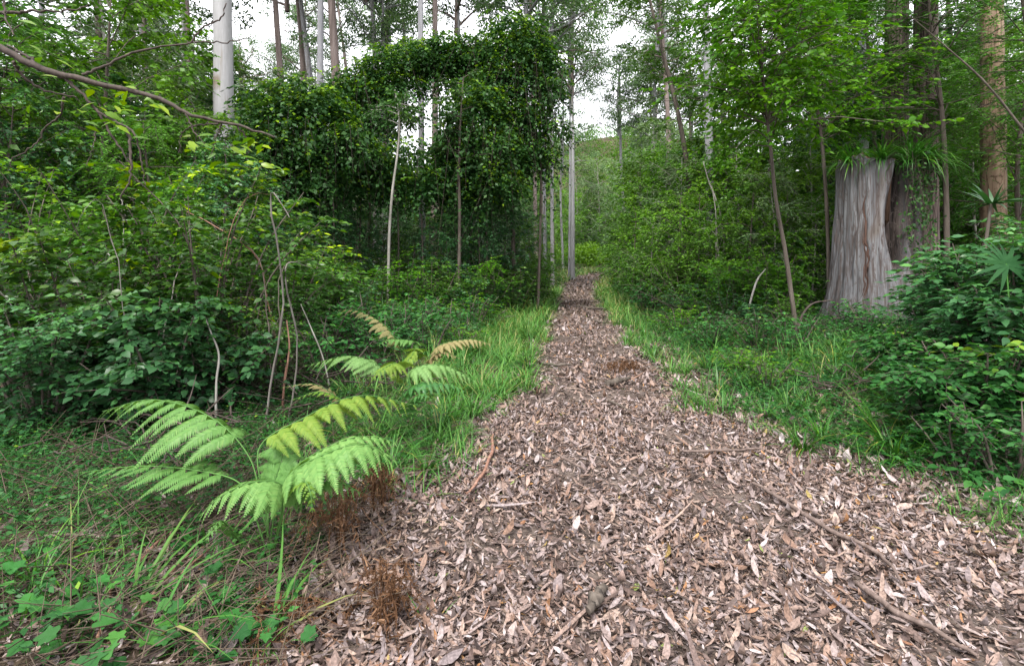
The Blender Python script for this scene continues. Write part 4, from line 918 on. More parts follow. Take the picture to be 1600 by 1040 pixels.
# ------------------------------------------------------------------ ferns
def frond(mb, pts, wmax=.26, npin=17, stipe=.3, droop=.5, asp=.36, lowmb=None, tone=.5, lift=.0, tail=1.0):
    p = smooth_line(pts, 60); L = np.concatenate([[0], np.cumsum(np.linalg.norm(np.diff(p, axis=0), axis=1))]); tot = L[-1]
    t_ = nrm(np.gradient(p, axis=0)); up0 = np.array([0, 0, 1.])
    st = lowmb or mb
    tube(st, p, [.0045, .0035, .0012], 5, .35, cap=False)
    for i in range(npin):
        u = (i + .5) / npin; s = stipe + (1 - stipe) * u
        q = np.array([np.interp(s * tot, L, p[:, c]) for c in range(3)]); tt = nrm(np.array([np.interp(s * tot, L, t_[:, c]) for c in range(3)]))
        sd = nrm(np.cross(tt, up0)); un = np.cross(sd, tt)
        prof = (min(1, .55 + u * 3) * (1 - u) ** .75 * tail + .03)
        for sg in (-1, 1):
            ln = wmax * prof * RNG.uniform(.8, 1.12)
            dr = nrm(sd * sg * .88 + tt * (.42 + .2 * u) + un * (lift + RNG.normal(0, .12)) + RNG.normal(0, .06, 3))
            m = 9; v = np.linspace(0, 1, m); pl = q + dr * (v * ln)[:, None] + np.array([0, 0, -1.]) * (droop * ln * v ** 1.8)[:, None] + tt * (.12 * ln * v ** 2)[:, None]
            npn = max(int(ln / .0078), 4); w_ = (np.arange(npn) + .5) / npn
            A = np.stack([np.interp(w_, v, pl[:, c]) for c in range(3)], -1); dt = nrm(np.stack([np.interp(w_, v, np.gradient(pl, axis=0)[:, c]) for c in range(3)], -1))
            n2 = nrm(np.cross(dt, np.cross(un, dt))) ; sdd = np.cross(dt, n2)
            pl_ = asp * ln * np.clip(1.02 - w_, .04, 1) ** .8 * np.clip(.6 + w_ * 4, 0, 1); pl_ = np.minimum(pl_, .05)
            for s2 in (-1, 1):
                f = sdd * s2 + dt * .55 - np.array([0, 0, .12])
                scatter(mb, 'blade', A, f, n2 + RNG.normal(0, .14, A.shape), .0088, pl_ * RNG.uniform(.85, 1.1, npn), np.clip(tone + RNG.normal(0, .1, npn), 0, 1), curl=.35)
            sticks(mb, pl[:-1:2], pl[2::2][:len(pl[:-1:2])], .0012, tone) if m % 2 else None
def fern(name, base, label, fronds):
    x, Y = PX(base[0], base[2]), base[2]; g = float(gh(x, Y)); org = np.array([x, Y, g])
    o = thing(name, org, label, 'fern')
    for pts, mt, kw in fronds:
        mb = MB(); st = MB(); pp = [np.array([RNG.uniform(-.03, .03), RNG.uniform(-.03, .03), 0])] + [P3(*q) - org for q in pts]
        frond(mb, pp, lowmb=st, **kw)
        fo = mb.build('frond', M[mt], o); st.build('stalk', M['fern'], fo)
    return o
fern('bracken_fern', (425, 880, 2.55), 'large bright green bracken with arching fronds in the left foreground', [
    ([(410, 800, 2.6), (390, 715, 2.68), (330, 652, 2.75), (240, 624, 2.82), (160, 642, 2.9)], 'fern', dict(wmax=.33, npin=14, stipe=.40, droop=.75, tone=.55)),
    ([(415, 790, 2.65), (405, 700, 2.75), (470, 655, 2.85), (560, 618, 2.95), (655, 634, 3.05)], 'ferny', dict(wmax=.28, npin=13, stipe=.40, droop=.75, tone=.3)),
    ([(440, 800, 2.5), (452, 742, 2.5), (520, 704, 2.5), (570, 695, 2.5), (622, 722, 2.5)], 'fern', dict(wmax=.31, npin=13, stipe=.38, droop=.7, tone=.65)),
    ([(440, 800, 2.48), (440, 758, 2.45), (400, 752, 2.38), (350, 772, 2.3), (312, 806, 2.25)], 'fern', dict(wmax=.26, npin=13, stipe=.4, droop=.5, tone=.65)),
    ([(430, 800, 2.6), (455, 735, 2.65), (530, 690, 2.7), (585, 682, 2.75), (632, 697, 2.8)], 'fern', dict(wmax=.18, npin=13, stipe=.5, droop=.6, tone=.7)),
    ([(400, 810, 2.6), (375, 755, 2.6), (310, 735, 2.62), (220, 728, 2.65), (125, 738, 2.7)], 'fern', dict(wmax=.24, npin=13, stipe=.38, droop=.35, tone=.45)),
    ([(440, 810, 2.45), (450, 770, 2.42), (475, 752, 2.36), (485, 770, 2.3), (488, 800, 2.28)], 'ferny', dict(wmax=.09, npin=9, stipe=.6, droop=.5, tone=.1)),
    ([(445, 810, 2.55), (470, 770, 2.55), (520, 752, 2.55), (565, 770, 2.55)], 'fern', dict(wmax=.15, npin=11, stipe=.45, droop=.6, tone=.5)),
    ([(420, 790, 2.7), (440, 715, 2.8), (440, 690, 2.9), (475, 680, 3.0)], 'fern', dict(wmax=.2, npin=11, stipe=.5, droop=.6, tone=.4)),
    ([(380, 850, 2.5), (350, 815, 2.4), (335, 822, 2.35), (322, 845, 2.3)], 'fern', dict(wmax=.1, npin=10, stipe=.45, droop=.5, tone=.45)),
])
fern('bracken_fern', (610, 690, 4.2), 'pale green bracken beside the path behind the large one', [
    ([(605, 620, 4.25), (595, 575, 4.3), (545, 556, 4.3), (475, 572, 4.3)], 'fernp', dict(wmax=.26, npin=14, stipe=.42, droop=.6, tone=.45)),
    ([(625, 630, 4.2), (640, 580, 4.2), (690, 570, 4.2), (745, 596, 4.15)], 'fernp', dict(wmax=.25, npin=14, stipe=.42, droop=.7, tone=.5)),
    ([(612, 620, 4.2), (622, 570, 4.2), (600, 575, 4.0), (583, 592, 3.9)], 'ferny', dict(wmax=.22, npin=12, stipe=.5, droop=.6, tone=.3)),
    ([(620, 640, 4.15), (650, 600, 4.1), (700, 600, 4.05), (728, 612, 4.0)], 'deep', dict(wmax=.2, npin=12, stipe=.4, droop=.6, tone=.7)),
    ([(640, 660, 4.1), (640, 630, 4.0), (660, 615, 3.9), (675, 625, 3.8)], 'deep', dict(wmax=.14, npin=10, stipe=.4, droop=.6, tone=.8)),
])
fern('bracken_fern', (560, 660, 4.4), 'small rusty yellow fern between the two green brackens', [
    ([(530, 625, 4.4), (490, 600, 4.4), (440, 605, 4.35)], 'fernb', dict(wmax=.13, npin=12, stipe=.35, droop=.3, tone=.5)),
    ([(540, 630, 4.3), (500, 612, 4.2), (455, 625, 4.1)], 'ferny', dict(wmax=.12, npin=11, stipe=.35, droop=.3, tone=.1))])
fern('bracken_fern', (660, 600, 5.9), 'yellow-brown bracken fronds at the left verge of the path', [
    ([(670, 560, 5.9), (690, 538, 5.9), (735, 530, 5.9), (768, 538, 5.8)], 'fernb', dict(wmax=.26, npin=13, stipe=.35, droop=.6, tone=.6)),
    ([(655, 565, 5.9), (650, 545, 5.8), (640, 560, 5.7), (620, 575, 5.5)], 'ferny', dict(wmax=.2, npin=11, stipe=.4, droop=.5, tone=.3)),
    ([(665, 570, 5.9), (690, 550, 5.8), (720, 560, 5.7)], 'fernb', dict(wmax=.18, npin=11, stipe=.35, droop=.5, tone=.3))])
fern('bracken_fern', (635, 585, 6.4), 'long yellowing bracken frond reaching left above the pale bracken', [
    ([(625, 545, 6.4), (600, 508, 6.4), (560, 486, 6.4), (518, 484, 6.4)], 'fernb', dict(wmax=.25, npin=15, stipe=.25, droop=.6, tone=.8)),
    ([(630, 555, 6.4), (650, 535, 6.4), (610, 530, 6.2), (590, 540, 6.0)], 'fern', dict(wmax=.22, npin=12, stipe=.35, droop=.5, tone=.5))])

# dead brown ferns: tangles of curled wiry fronds
def dead_clump(px, py, label, h=.3, w_=.16, n=32):
    Y = FPX * EYE / (py - HOR); x = PX(px, Y); o = thing('dead_fern', (x, Y, float(gh(x, Y))), label, 'fern'); mb = MB()
    for k in range(n):
        az = RNG.uniform(0, 6.28); r = RNG.uniform(.2, 1) * w_
        top = np.array([math.cos(az) * r * .8, math.sin(az) * r * .8, h * RNG.uniform(.5, 1)]); end = np.array([math.cos(az) * r * RNG.uniform(1.2, 2.6), math.sin(az) * r * RNG.uniform(1.2, 2.6), h * RNG.uniform(.02, .3)])
        ln = smooth_line([np.array([math.cos(az), math.sin(az), 0]) * .03, top, end], 10) + RNG.normal(0, .006, (10, 3))
        tube(mb, ln, [.002, .0015, .001], 3, RNG.uniform(.2, .8), cap=False)
        q = RNG.uniform(.3, 1, 16); Q = np.stack([np.interp(q, np.linspace(0, 1, 10), ln[:, c]) for c in range(3)], -1)
        scatter(mb, 'blade', Q, unit_rand(16) - np.array([0, 0, .5]), unit_rand(16), .006, RNG.uniform(.02, .06, 16), np.clip(RNG.normal(.5, .25, 16), 0, 1), curl=RNG.uniform(1, 3, 16))
    mb.build('curled_fronds', M['dead'], o)
dead_clump(530, 850, 'larger dead brown fern tangle under the right fronds of the big bracken', .34, .22, 40)
dead_clump(604, 985, 'upright dead brown fern tuft at the left path edge near the bottom', .28, .11, 34)
dead_clump(590, 800, 'dead brown fern tuft behind the larger tangle', .32, .12)
dead_clump(420, 985, 'flattened dead brown fern under the creeper leaves', .12, .22)
dead_clump(966, 582, 'small dead brown fern tuft lying on the path at its right side', .12, .22, 40)
dead_clump(985, 578, 'rusty dead fern scrap at the right edge of the path', .14, .2, 36)

# ------------------------------------------------------------------ palms and cordylines
def fan_palm(px, py, Y, label, fans):
    x = PX(px, Y); g = float(gh(x, Y)); o = thing('fan_palm', (x, Y, g), label, 'palm')
    for (fx, fy, fY, r, n, tilt) in fans:
        c = P3(fx, fy, fY) - np.array([x, Y, g]); mb = MB(); a = np.linspace(-2.6, 2.6, n) + rad(90)
        axis = np.array([0, -math.cos(tilt), math.sin(tilt)]); ux = np.array([1., 0, 0]); uy = np.cross(axis, ux)
        f = ux * np.cos(a)[:, None] - uy * np.sin(a)[:, None] * -1 + axis * .1
        scatter(mb, 'blade', np.repeat(c[None], n, 0), f, np.repeat(axis[None], n, 0) + RNG.normal(0, .15, (n, 3)), .05 * r / .4, r * RNG.uniform(.8, 1.05, n), RNG.uniform(.3, .8, n), curl=RNG.uniform(.2, .7, n))
        st = MB(); tube(st, stem_line((0, 0, 0), c, .1, 8, .02), [.01, .006], 5, cap=False)
        fo = mb.build('fan_leaf', M['palm'], o); st.build('stalk', M['strap'], fo)
fan_palm(1560, 560, 3.9, 'small fan palm with a many-fingered leaf among the right bank shrubs', [(1572, 412, 4.2, .34, 15, .5), (1640, 480, 4.0, .3, 13, .6)])
xq = PX(1545, 5.2); zq = float(gh(xq, 5.2))
rosette('cordyline', (xq, 5.2, zq), 'spiky rosette plant standing above the right bank shrubs', 34, .34, .045, 'deep', elev=(-.1, 1.3), curl=(.2, .9), tone=.5, stem=PZ(318, 5.2) - zq)
Yc = 9.2; xc = PX(598, Yc)
rosette('cordyline', (xc, Yc, float(gh(xc, Yc))), 'upright narrow-leaved rosette between the vine mounds and the bracken', 60, .9, .035, 'strap', elev=(.7, 1.5), curl=(.2, .9), tone=.6)
for px, Y, lb in ((640, 11, 'dark low palm clump at the foot of the pale crooked sapling'), (560, 10.5, 'dark arching palm clump left of the pale crooked sapling'), (700, 12, 'dark palm clump under the blackish vine curtain')):
    x = PX(px, Y); rosette('palm_clump', (x, Y, float(gh(x, Y))), lb, 70, 1.3, .06, 'deep', elev=(.3, 1.4), curl=(.8, 1.6), tone=.35)

# ------------------------------------------------------------------ tussocks and creepers
def gpos(px, py):
    """the ground point under a photograph pixel"""
    Y = FPX * EYE / (py - HOR)
    for _ in range(12):
        z = float(gh(PX(px, Y), Y)); Y = .5 * Y + .5 * FPX * (EYE - z) / (py - HOR)
    return PX(px, Y), Y, float(gh(PX(px, Y), Y))
for px, py, n, L, lb in ((1285, 690, 90, .38, 'arching grass tussock at the right litter edge'), (1400, 640, 80, .55, 'tall strap-leaved tussock in front of the bank shrubs'), (1350, 600, 70, .6, 'dark strap-leaved tussock nearest the stump'),
                         (1235, 565, 70, .45, 'grass tussock left of the stump foot'), (1400, 720, 70, .42, 'tussock between the litter and the pale five-leaved seedlings'), (1120, 545, 70, .4, 'grass tussock on the right verge beyond the dead fern'),
                         (1320, 560, 70, .5, 'tussock touching the foot of the stump'), (60, 905, 34, .34, 'spiky grass tuft at the left edge above the creepers'), (690, 650, 80, .38, 'drooping grass tussock at the left path edge right of the bracken'),
                         (735, 640, 60, .34, 'grass tuft nearest the path on the left verge'), (1480, 700, 60, .5, 'tussock beneath the low layered bank shrub'), (1180, 600, 60, .3, 'low tuft on the right verge in front of the stump foot'), (960, 1035, 0, .1, '')):
    if n: rosette('grass_tussock', gpos(px, py), lb, n, L * (.7 if 'stump' in lb else 1), .010 if L < .4 else .013, 'strap', 'grass', (.5, 1.5), (.8, 2.0), .5)
for k in range(3):
    mb = MB(); n = 60; a = RNG.uniform(0, 6.28, n); e = RNG.uniform(.5, 1.5, n)
    f = np.stack([np.cos(a) * np.cos(e), np.sin(a) * np.cos(e), np.sin(e)], -1); up = np.stack([-np.cos(a) * np.sin(e), -np.sin(a) * np.sin(e), np.cos(e)], -1) + RNG.normal(0, .25, (n, 3))
    scatter(mb, 'blade', np.stack([np.cos(a), np.sin(a), 0 * a], -1) * RNG.uniform(0, .05, (n, 1)), f, up, .011 * RNG.uniform(.7, 1.3, n), .5 * RNG.uniform(.4, 1.1, n), np.clip(.45 + RNG.normal(0, .28, n), 0, 1), curl=RNG.uniform(.6, 2.2, n))
    register('tussock%d' % k, [('blades', mb, M[['grass', 'strap', 'grass'][k]])])
placed = []
for side, cnt in ((-1, 80), (1, 110)):
    for k in range(cnt):
        y = 3.6 + (24 - 3.6) * random.random() ** 1.5; l_, r_ = [float(v) for v in edges(y)]
        d = random.uniform(-.05, 1.5 if y > 5 else .9) if side < 0 else random.uniform(0, 2.6); x = l_ - d if side < 0 else r_ + d
        if side > 0 and (x - float(PX(1376, 9.8))) ** 2 + (y - 9.3) ** 2 < 1.6: continue
        place('tussock%d' % (k % 3), 'grass_tussock', x, y, 'shaggy grass tussock among many alike along the %s verge of the path' % side_name[side], 'grass', 'grass tussocks along the %s verge of the path' % side_name[side], sc=random.uniform(.5, 1.1) * (1 + .02 * y))
def brush(px, Y, label, n, L, w_):
    x = PX(px, Y); o = bpy.data.objects.new
    mb = MB(); a = RNG.uniform(0, 6.28, n); A = RNG.normal(0, w_, (n, 3)); A[:, 2] = np.abs(A[:, 2]) * .5
    for q in range(n):
        l_ = L * RNG.uniform(.4, 1.2); B = A[q] + np.array([math.cos(a[q]) * l_, math.sin(a[q]) * l_, RNG.uniform(-.1, .5) * l_]); B[2] = max(B[2], .02)
        tube(mb, smooth_line([A[q], (A[q] + B) / 2 + RNG.normal(0, .06, 3), B], 7), [.008, .005, .002], 4, cap=False)
    tag(mb.build('brush_pile', M['twig'], None, (x, Y, float(gh(x, Y)))), label, 'branches')
brush(1190, 8.6, 'dark heap of dead branches at the foot of the slender leaning sapling', 60, .8, .3)
brush(1270, 8.2, 'dark heap of dead branches beside the left foot of the stump', 50, .7, .25)
brush(1095, 11.5, 'heap of dead branches on the right verge farther up the path', 50, .9, .4)
brush(1330, 5.0, 'small heap of dead twigs among the tussocks on the right bank', 40, .35, .2)
brush(440, 5.0, 'tangle of dead twigs behind the big bracken', 70, .7, .35)
brush(250, 3.6, 'tangle of dead twigs left of the big bracken', 60, .5, .3)
brush(560, 5.4, 'tangle of dead twigs behind the small rusty fern', 60, .6, .3)
for px, py, az, L, lb in ((205, 955, 1.2, .55, 'long bright strap blade standing in the bottom left litter'), (420, 1010, 1.5, .45, 'bright green strap shoots below the big bracken'), (330, 900, .3, .5, 'arching strap blades left of the bracken stalks'), (240, 1010, .1, .5, 'flat bright strap blades at the bottom left')):
    rosette('strap_shoot', gpos(px, py), lb, 7, L, .016, 'grass', 'plant', (.6, 1.4), (.5, 1.5), .7, az=(az - 1.2, az + 1.2))

def creeper(px, py, label, n, size, spread, mat='herb', prim='lobed', h=.12):
    x, y, z = gpos(px, py); o = thing('creeper_plant', (x, y, z), label, 'plant'); lf = MB(); st = MB()
    a = RNG.uniform(0, 6.28, n); r = spread * np.sqrt(RNG.uniform(.02, 1, n))
    P = np.stack([np.cos(a) * r * 1.3, np.sin(a) * r * .8, 0 * a], -1); P[:, 2] = gh(P[:, 0] + x, P[:, 1] + y) - z + h * RNG.uniform(.4, 1.2, n)
    f = np.stack([np.cos(a) + RNG.normal(0, .6, n), np.sin(a) + RNG.normal(0, .6, n) - .3, RNG.uniform(-.35, .05, n)], -1)
    up = np.array([0, -.15, 1]) + RNG.normal(0, .22, (n, 3)); sc = size * .78 * RNG.uniform(.6, 1.15, n)
    scatter(lf, prim, P, f, up, sc * (1 if prim == 'lobed' else .55), sc, np.clip(RNG.normal(.5, .2, n), 0, .95))
    G = P.copy(); G[:, :2] *= .8; G[:, 2] = gh(G[:, 0] + x, G[:, 1] + y) - z; sticks(st, G, P, .002)
    lf.build('leaves', M[mat], o); st.build('stems', M['strap'], o)
creeper(345, 1000, 'big lobed pale green leaves of a creeper at the bottom left', 6, .15, .14)
creeper(400, 945, 'small cluster of lobed leaves under the bracken stalks', 5, .10, .14)
creeper(300, 975, 'pair of lobed leaves left of the biggest ones', 4, .10, .10)
creeper(60, 965, 'trailing creeper with arrow-shaped leaves in the bottom left corner', 22, .09, .32)
creeper(60, 1020, 'trailing creeper cut by the bottom picture edge at left', 22, .10, .28)
creeper(170, 1010, 'creeper leaves beside the reddish bark strips', 9, .09, .18)
creeper(430, 1020, 'creeper leaves at the bottom edge beside the strap shoots', 6, .08, .12)
creeper(1520, 705, 'pale five-leaved seedlings on the right bank', 24, .11, .3, 'herb', 'leaf', .2)
creeper(1555, 760, 'broad pale leaves low at the right picture edge', 22, .12, .28, 'herb', 'leaf', .18)
creeper(1480, 640, 'leafy herb patch below the dark bank shrub', 40, .10, .4, 'herb', 'leaf', .3)
creeper(1590, 820, 'leafy seedling at the right picture edge beside the litter', 10, .11, .15, 'herb', 'leaf', .2)
creeper(1400, 560, 'pale herb leaves under the stump base', 22, .10, .3, 'herb', 'leaf', .2)
creeper(230, 800, 'pair of long pointed leaves left of the bracken', 8, .11, .18, 'herb', 'leaf', .2)

# ------------------------------------------------------------------ sticks
def stick(pts, r, mat, label, name='fallen_stick', lift=.045, cat='stick'):
    r = r * 1.25
    G = [np.array(gpos(a, b)) + np.array([0, 0, lift + r]) for a, b in pts]; org = G[0].copy()
    ln = smooth_line(np.array(G) - org, 18); ln += RNG.normal(0, r * .25, ln.shape)
    mb = MB(); tube(mb, ln, [r * .8, r, r * .9, r * .45], 7, rough=.1); o = mb.build(name, M[mat], None, org); tag(o, label, cat); return o
stick([(1178, 768), (1230, 800), (1300, 845), (1372, 880), (1410, 930)], .010, 'wood', 'long thin grey stick lying diagonally on the right half of the path')
stick([(1340, 930), (1390, 970), (1450, 1000), (1530, 1050)], .010, 'wood', 'grey stick running to the bottom right from the diagonal one')
stick([(1062, 716), (1120, 715), (1192, 711)], .009, 'wood', 'straight brown stick lying across the path at right centre')
stick([(918, 978), (935, 955), (945, 938)], .018, 'darkbark', 'short thick dark bark chunk near the bottom centre')
stick([(948, 609), (965, 606), (984, 603)], .03, 'darkbark', 'short dark bark slab on the middle of the path')
stick([(845, 574), (868, 577), (892, 577)], .018, 'darkbark', 'dark curved stick at the left path edge by the bright grass')
stick([(902, 482), (920, 485), (946, 487)], .03, 'darkbark', 'dark stick crossing the far part of the path')
stick([(920, 504), (945, 509)], .025, 'darkbark', 'short dark stick near the far crossing stick')
stick([(770, 690), (768, 720), (750, 760), (730, 785)], .010, 'reedy', 'curved brown stick along the left path edge')
stick([(690, 700), (670, 740), (655, 790)], .008, 'wood', 'thin grey stick beside the dead fern and the path')
stick([(510, 890), (535, 930), (560, 960)], .009, 'wood', 'short pale forked stick left of the upright dead fern tuft')
stick([(560, 850), (600, 830), (640, 800)], .006, 'twig', 'thin dark twig right of the dead fern tangle')
stick([(690, 870), (660, 880), (625, 895)], .006, 'wood', 'thin twig left of the path middle')
stick([(870, 720), (895, 735), (915, 745)], .008, 'wood', 'small twig on the middle of the path')
stick([(950, 633), (985, 650)], .010, 'darkbark', 'small dark twig before the bark slab')
stick([(0, 890), (70, 855), (170, 853), (260, 850)], .006, 'wood', 'pale bent stick lying at the left edge')
stick([(180, 690), (250, 705), (300, 728), (345, 765)], .006, 'wood', 'pale arching twig beneath the left frond', lift=.25)
stick([(240, 955), (330, 870), (420, 800)], .005, 'reedy', 'long reddish bark strip slanting under the big bracken')
stick([(140, 1000), (200, 900), (290, 830)], .007, 'reedy', 'reddish bark strip slanting up from the bottom left', lift=.03)
stick([(150, 1020), (215, 900), (300, 810)], .006, 'reedy', 'longest reddish bark strip in the bottom left bundle', lift=.05)
stick([(190, 1010), (250, 930), (310, 860)], .005, 'reedy', 'thin reddish strip right in the bottom left bundle', lift=.04)
stick([(305, 815), (280, 835), (235, 855)], .016, 'wood', 'short thick grey stick beneath the bracken at left')

# bent stems standing in the left thicket and the thin branch at the top right
def airstem(pts, Y, r, mat, label, name='bare_stem'):
    p = np.array([P3(a, b, Y) for a, b in pts]); p[0][2] = float(gh(p[0][0], Y)) - .03; org = p[0].copy()
    mb = MB(); tube(mb, smooth_line(p - org, 20), [r, r * .8, r * .4], 6, rough=.08); o = mb.build(name, M[mat], None, org); return tag(o, label, 'stem')
airstem([(337, 690), (338, 600), (342, 555), (330, 520), (310, 470)], 4.2, .010, 'lichen', 'pale crooked bare stem in front of the left thicket')
airstem([(440, 660), (444, 600), (452, 545), (448, 500)], 4.6, .012, 'reedy', 'reddish bare stem left of the pale bracken')
airstem([(520, 620), (505, 560), (485, 510), (470, 475)], 5.2, .009, 'lichen', 'pale leaning stem behind the small rusty fern')
airstem([(215, 600), (235, 570), (248, 540)], 4.4, .012, 'reedy', 'short slanting reddish stem at the left')
airstem([(450, 560), (420, 480), (400, 400), (330, 350), (290, 330)], 5.4, .010, 'reedy', 'long reddish arching cane crossing the left thicket')
airstem([(1235, 520), (1262, 480), (1300, 468)], 7.6, .02, 'twig', 'dark fallen limb propped left of the stump foot')
airstem([(1160, 470), (1180, 445), (1196, 420)], 9.0, .02, 'lichen', 'pale broken stem slanting at the foot of the sapling')
sapling('leaning_stem', [(1700, 420), (1690, 330), (1600, 205), (1540, 130), (1480, 75), (1425, 28)], 6, [.014, .013, .010, .004], 'darkbark', 'dark thin branch curving across the tan trunk at the upper right')

# ------------------------------------------------------------------ ground cover that cannot be counted
def in_path(x, y, m=0.0):
    l_, r_ = edges(y); return (x > l_ - m) & (x < r_ + m)
# dead leaves
lt = MB()
def litter(n, y0, y1, xa, xb, size, dens):
    y = RNG.uniform(y0, y1, n); x = xa(y) + (xb(y) - xa(y)) * RNG.uniform(0, 1, n)
    l_, r_ = edges(y); d = np.maximum(l_ - x, x - r_)
    patch = .5 + .5 * np.sin(x * 2.3 + 1.3 * np.sin(y * 1.7)) * np.sin(y * 2.9 + x)
    keep = RNG.uniform(0, 1, n) < np.where(d < 0, .35 + .65 * sst(patch * 2.2), np.clip(dens * np.exp(-np.maximum(d, 0) / np.where(x < l_, np.where(y > 2.9, .28, .5), .8)), .12, 1))
    cc_ = (l_ + r_) / 2; wear = np.exp(-((x - cc_ + .5) / .3) ** 2) + np.exp(-((x - cc_ - .45) / .3) ** 2)
    keep &= RNG.uniform(0, 1, n) > .6 * wear * sst(1.3 - patch * 1.5)
    x, y = x[keep], y[keep]; n = len(x)
    eps = .05; nx_ = -(gh(x + eps, y) - gh(x - eps, y)) / (2 * eps); ny_ = -(gh(x, y + eps) - gh(x, y - eps)) / (2 * eps)
    up = np.stack([nx_, ny_, np.ones(n)], -1) + RNG.normal(0, .19, (n, 3)); a = RNG.uniform(0, 6.28, n)
    f = np.stack([np.cos(a), np.sin(a), RNG.normal(-.01, .07, n)], -1)
    L = size * np.clip(RNG.lognormal(-.12, .46, n), .25, 2.0); W = L * np.clip(RNG.normal(.27, .10, n), .09, .6)
    p = np.stack([x, y, gh(x, y) + .010 + np.abs(RNG.normal(0, .012, n))], -1) - f * (L / 2)[:, None] * np.array([1, 1, .3])
    edge = np.clip((x - (edges(y)[0] + edges(y)[1]) / 2) / 1.2, -1, 1)
    tone = np.clip(RNG.beta(1.35, 1.35, n) * .92 + .0 + .03 * edge, 0, .92)
    odd = RNG.uniform(0, 1, n); tone = np.where(odd > .975, RNG.uniform(.93, .99, n), tone); tone = np.where(odd > .997, 1.0, tone)
    scatter(lt, 'litter', p, f, up, W, L, tone, sz=W * RNG.uniform(-1.0, 1.8, n), curl=RNG.normal(0, 1.2, n))
litter(84000, 1.2, 5.5, lambda y: -2.2 + 0 * y, lambda y: 3.3 + 0 * y, .056, .9)
litter(60000, 1.2, 5.5, lambda y: -2.2 + 0 * y, lambda y: 3.3 + 0 * y, .034, .9)
litter(34000, 5.5, 11, lambda y: edges(y)[0] - 1.2, lambda y: edges(y)[1] + 1.2, .066, .45)
litter(22000, 11, 24, lambda y: edges(y)[0] - .6, lambda y: edges(y)[1] + .6, .10, .25)
litter(9000, 24, 60, lambda y: edges(y)[0] - .1, lambda y: edges(y)[1] + .1, .16, .2)
litter(9000, 2.4, 10, lambda y: edges(y)[1], lambda y: edges(y)[1] + 2.6, .08, 1.5)
litter(24000, 1.2, 8, lambda y: -6 + 0 * y, lambda y: -.6 + 0 * y, .08, 9)
tag(lt.build('leaf_litter', M['litter']), 'dry pinkish brown fallen gum leaves covering the path', 'leaf litter', kind='stuff')
# crumbs of bark and tiny twigs in the litter
cr = MB(); n = 9000
y = 1.3 + RNG.uniform(0, 1, n) ** 1.5 * 9; x = RNG.uniform(-2.6, 3.2, n); a = RNG.uniform(0, 6.28, n); L = RNG.uniform(.03, .16, n) * RNG.uniform(.5, 1.4, n); L = np.where(RNG.uniform(0, 1, n) < .05, L * 2.4, L)
A = np.stack([x, y, gh(x, y) + .016 + RNG.uniform(0, .02, n)], -1); B = A + np.stack([np.cos(a) * L, np.sin(a) * L, RNG.normal(.0, .012, n)], -1); B[:, 2] = np.maximum(B[:, 2], gh(B[:, 0], B[:, 1]) + .008)
sticks(cr, A, B, RNG.uniform(.0015, .0035, n)); tag(cr.build('twig_litter', M['twig']), 'small broken twigs strewn over the leaf litter', 'twigs', kind='stuff')
bs = MB(); n = 260; y = 1.6 + RNG.uniform(0, 1, n) ** 1.3 * 9; l_, r_ = edges(y); x = l_ - .6 + (r_ - l_ + 1.1) * RNG.uniform(0, 1, n); a = RNG.normal(.4, .9, n)
f = np.stack([np.cos(a), np.sin(a), RNG.normal(.0, .05, n)], -1); L = RNG.uniform(.12, .45, n)
scatter(bs, 'litter', np.stack([x, y, gh(x, y) + .028], -1), f, np.array([0, 0, 1]) + RNG.normal(0, .15, (n, 3)), RNG.uniform(.012, .03, n), L, RNG.uniform(.05, .8, n), sz=RNG.uniform(.01, .03, n), curl=RNG.normal(0, .35, n))
tag(bs.build('bark_litter', M['litter']), 'curled strips of shed bark scattered through the leaf litter', 'bark', kind='stuff')
# tangled dry stalks over the left foreground
n = 1900; tg = MB(); y = RNG.uniform(1.7, 6.5, n); x = np.interp(RNG.uniform(0, 1, n), [0, 1], [0, 1]) * (-.7 + .95 * y) - .95 * y - .1; x = np.minimum(x, edges(y)[0] - .1)
a = RNG.uniform(0, 6.28, n); L = RNG.uniform(.15, .6, n); A = np.stack([x, y, gh(x, y) + RNG.uniform(0, .12, n)], -1); B = A + np.stack([np.cos(a) * L, np.sin(a) * L, RNG.uniform(-.02, .22, n)], -1); B[:, 2] = np.maximum(B[:, 2], gh(B[:, 0], B[:, 1]) + .01)
sticks(tg, A, B, RNG.uniform(.0012, .004, n)); tag(tg.build('dry_stalks', M['stalk']), 'tangle of thin dry stalks over the ground left of the path', 'stalks', kind='stuff')
# grass
gr = MB()
def grass(n, y0, y1, side, reach, L, W, off=0.0, dens=None, tone=.5):
    y = RNG.uniform(y0, y1, n); l_, r_ = edges(y); d = np.abs(RNG.uniform(0, 1, n) ** 1.4) * reach + off
    x = np.where(side < 0, l_ - d, r_ + d)
    pt = np.sin(x * 1.9 + y * 1.1) * np.sin(y * 1.6 - x * .7) + .9 * np.sin(x * 6.1 - y * 2.2) * np.sin(y * 5.3 + x * 2.7); k = RNG.uniform(-1, 1, n) < pt + .25; x, y, pt = x[k], y[k], pt[k]; n = len(x)
    a = RNG.uniform(0, 6.28, n); e = RNG.uniform(.5, 1.5, n); f = np.stack([np.cos(a) * np.cos(e), np.sin(a) * np.cos(e), np.sin(e)], -1)
    up = np.stack([-np.cos(a) * np.sin(e), -np.sin(a) * np.sin(e), np.cos(e)], -1)
    scatter(gr, 'blade', np.stack([x, y, gh(x, y) - .01], -1), f, up, W * RNG.uniform(.6, 1.3, n), L * RNG.uniform(.3, 1.25, n) * (1 + .25 * pt), np.clip(tone + RNG.normal(0, .26, n) + .12 * pt, 0, 1), curl=RNG.uniform(.4, 2.2, n))
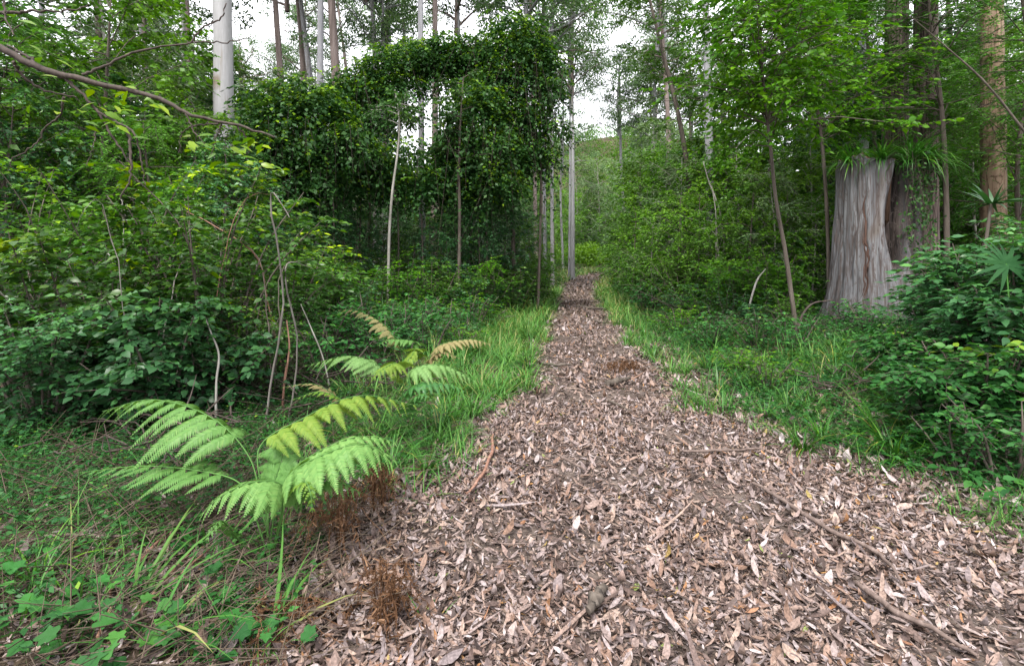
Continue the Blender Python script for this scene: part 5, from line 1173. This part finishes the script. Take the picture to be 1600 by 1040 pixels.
grass(15000, 5.0, 12, -1, 1.7, .40, .014, -.12, tone=.62)
grass(13000, 12, 26, -1, 2.6, .46, .022, -.15, tone=.66)
grass(9000, 26, 62, -1, 6.5, .55, .045, tone=.8)
grass(10000, 5.0, 12, 1, 2.4, .34, .012, -.12, tone=.5)
grass(13000, 12, 26, 1, 2.8, .42, .022, -.15, tone=.68)
grass(9000, 26, 62, 1, 5, .55, .045, tone=.82)
grass(8500, 2.4, 5.4, 1, 2.6, .20, .007, .0, tone=.42)
grass(2600, 3.2, 5.4, -1, 1.0, .28, .009, -.05, tone=.5)
grass(8500, 1.9, 6.0, -1, 3.8, .26, .007, .35, tone=.36)
grass(700, 2.0, 6, -1, -.35, .10, .007, tone=.6)
tag(gr.build('verge_grass', M['grass']), 'bright green grass growing along both edges of the path', 'grass', kind='stuff')
# small leafy ground cover
gc = MB(); stm = MB()
def cover(n, y0, y1, side, reach, off, size, h, tone, nl=6):
    y = RNG.uniform(y0, y1, n); l_, r_ = edges(y); d = RNG.uniform(0, 1, n) * reach + off; x = np.where(side < 0, l_ - d, r_ + d)
    hh = h * RNG.uniform(.3, 1.2, n); P = np.stack([x, y, gh(x, y) + hh * .25], -1)
    a = RNG.uniform(0, 6.28, n); D = np.stack([np.cos(a) * .7, np.sin(a) * .7, RNG.uniform(.2, 1.2, n)], -1)
    twig_leaves(gc, P, D, hh * 1.1, nl, size * .5, size, tone + RNG.normal(0, .15, n), 'quad', droop=.1, wood=gc, wr=.0022)
cover(3400, 1.8, 6.0, -1, 4.8, .35, .045, .18, .35)
cover(2600, 2.6, 5.5, -1, 3.0, 1.3, .03, .24, .5, 10)
cover(2600, 6.0, 13, -1, 6, .7, .06, .28, .4)
cover(2200, 13, 26, -1, 7, .9, .09, .4, .5)
cover(3000, 2.6, 6.0, 1, 3.0, .35, .05, .16, .4)
cover(4200, 6.0, 13, 1, 5, .4, .06, .3, .5)
cover(2200, 13, 26, 1, 7, .9, .09, .4, .6)
tag(gc.build('ground_cover', M['herb']), 'low leafy ground plants spreading under the shrubs on both sides', 'undergrowth', kind='stuff')
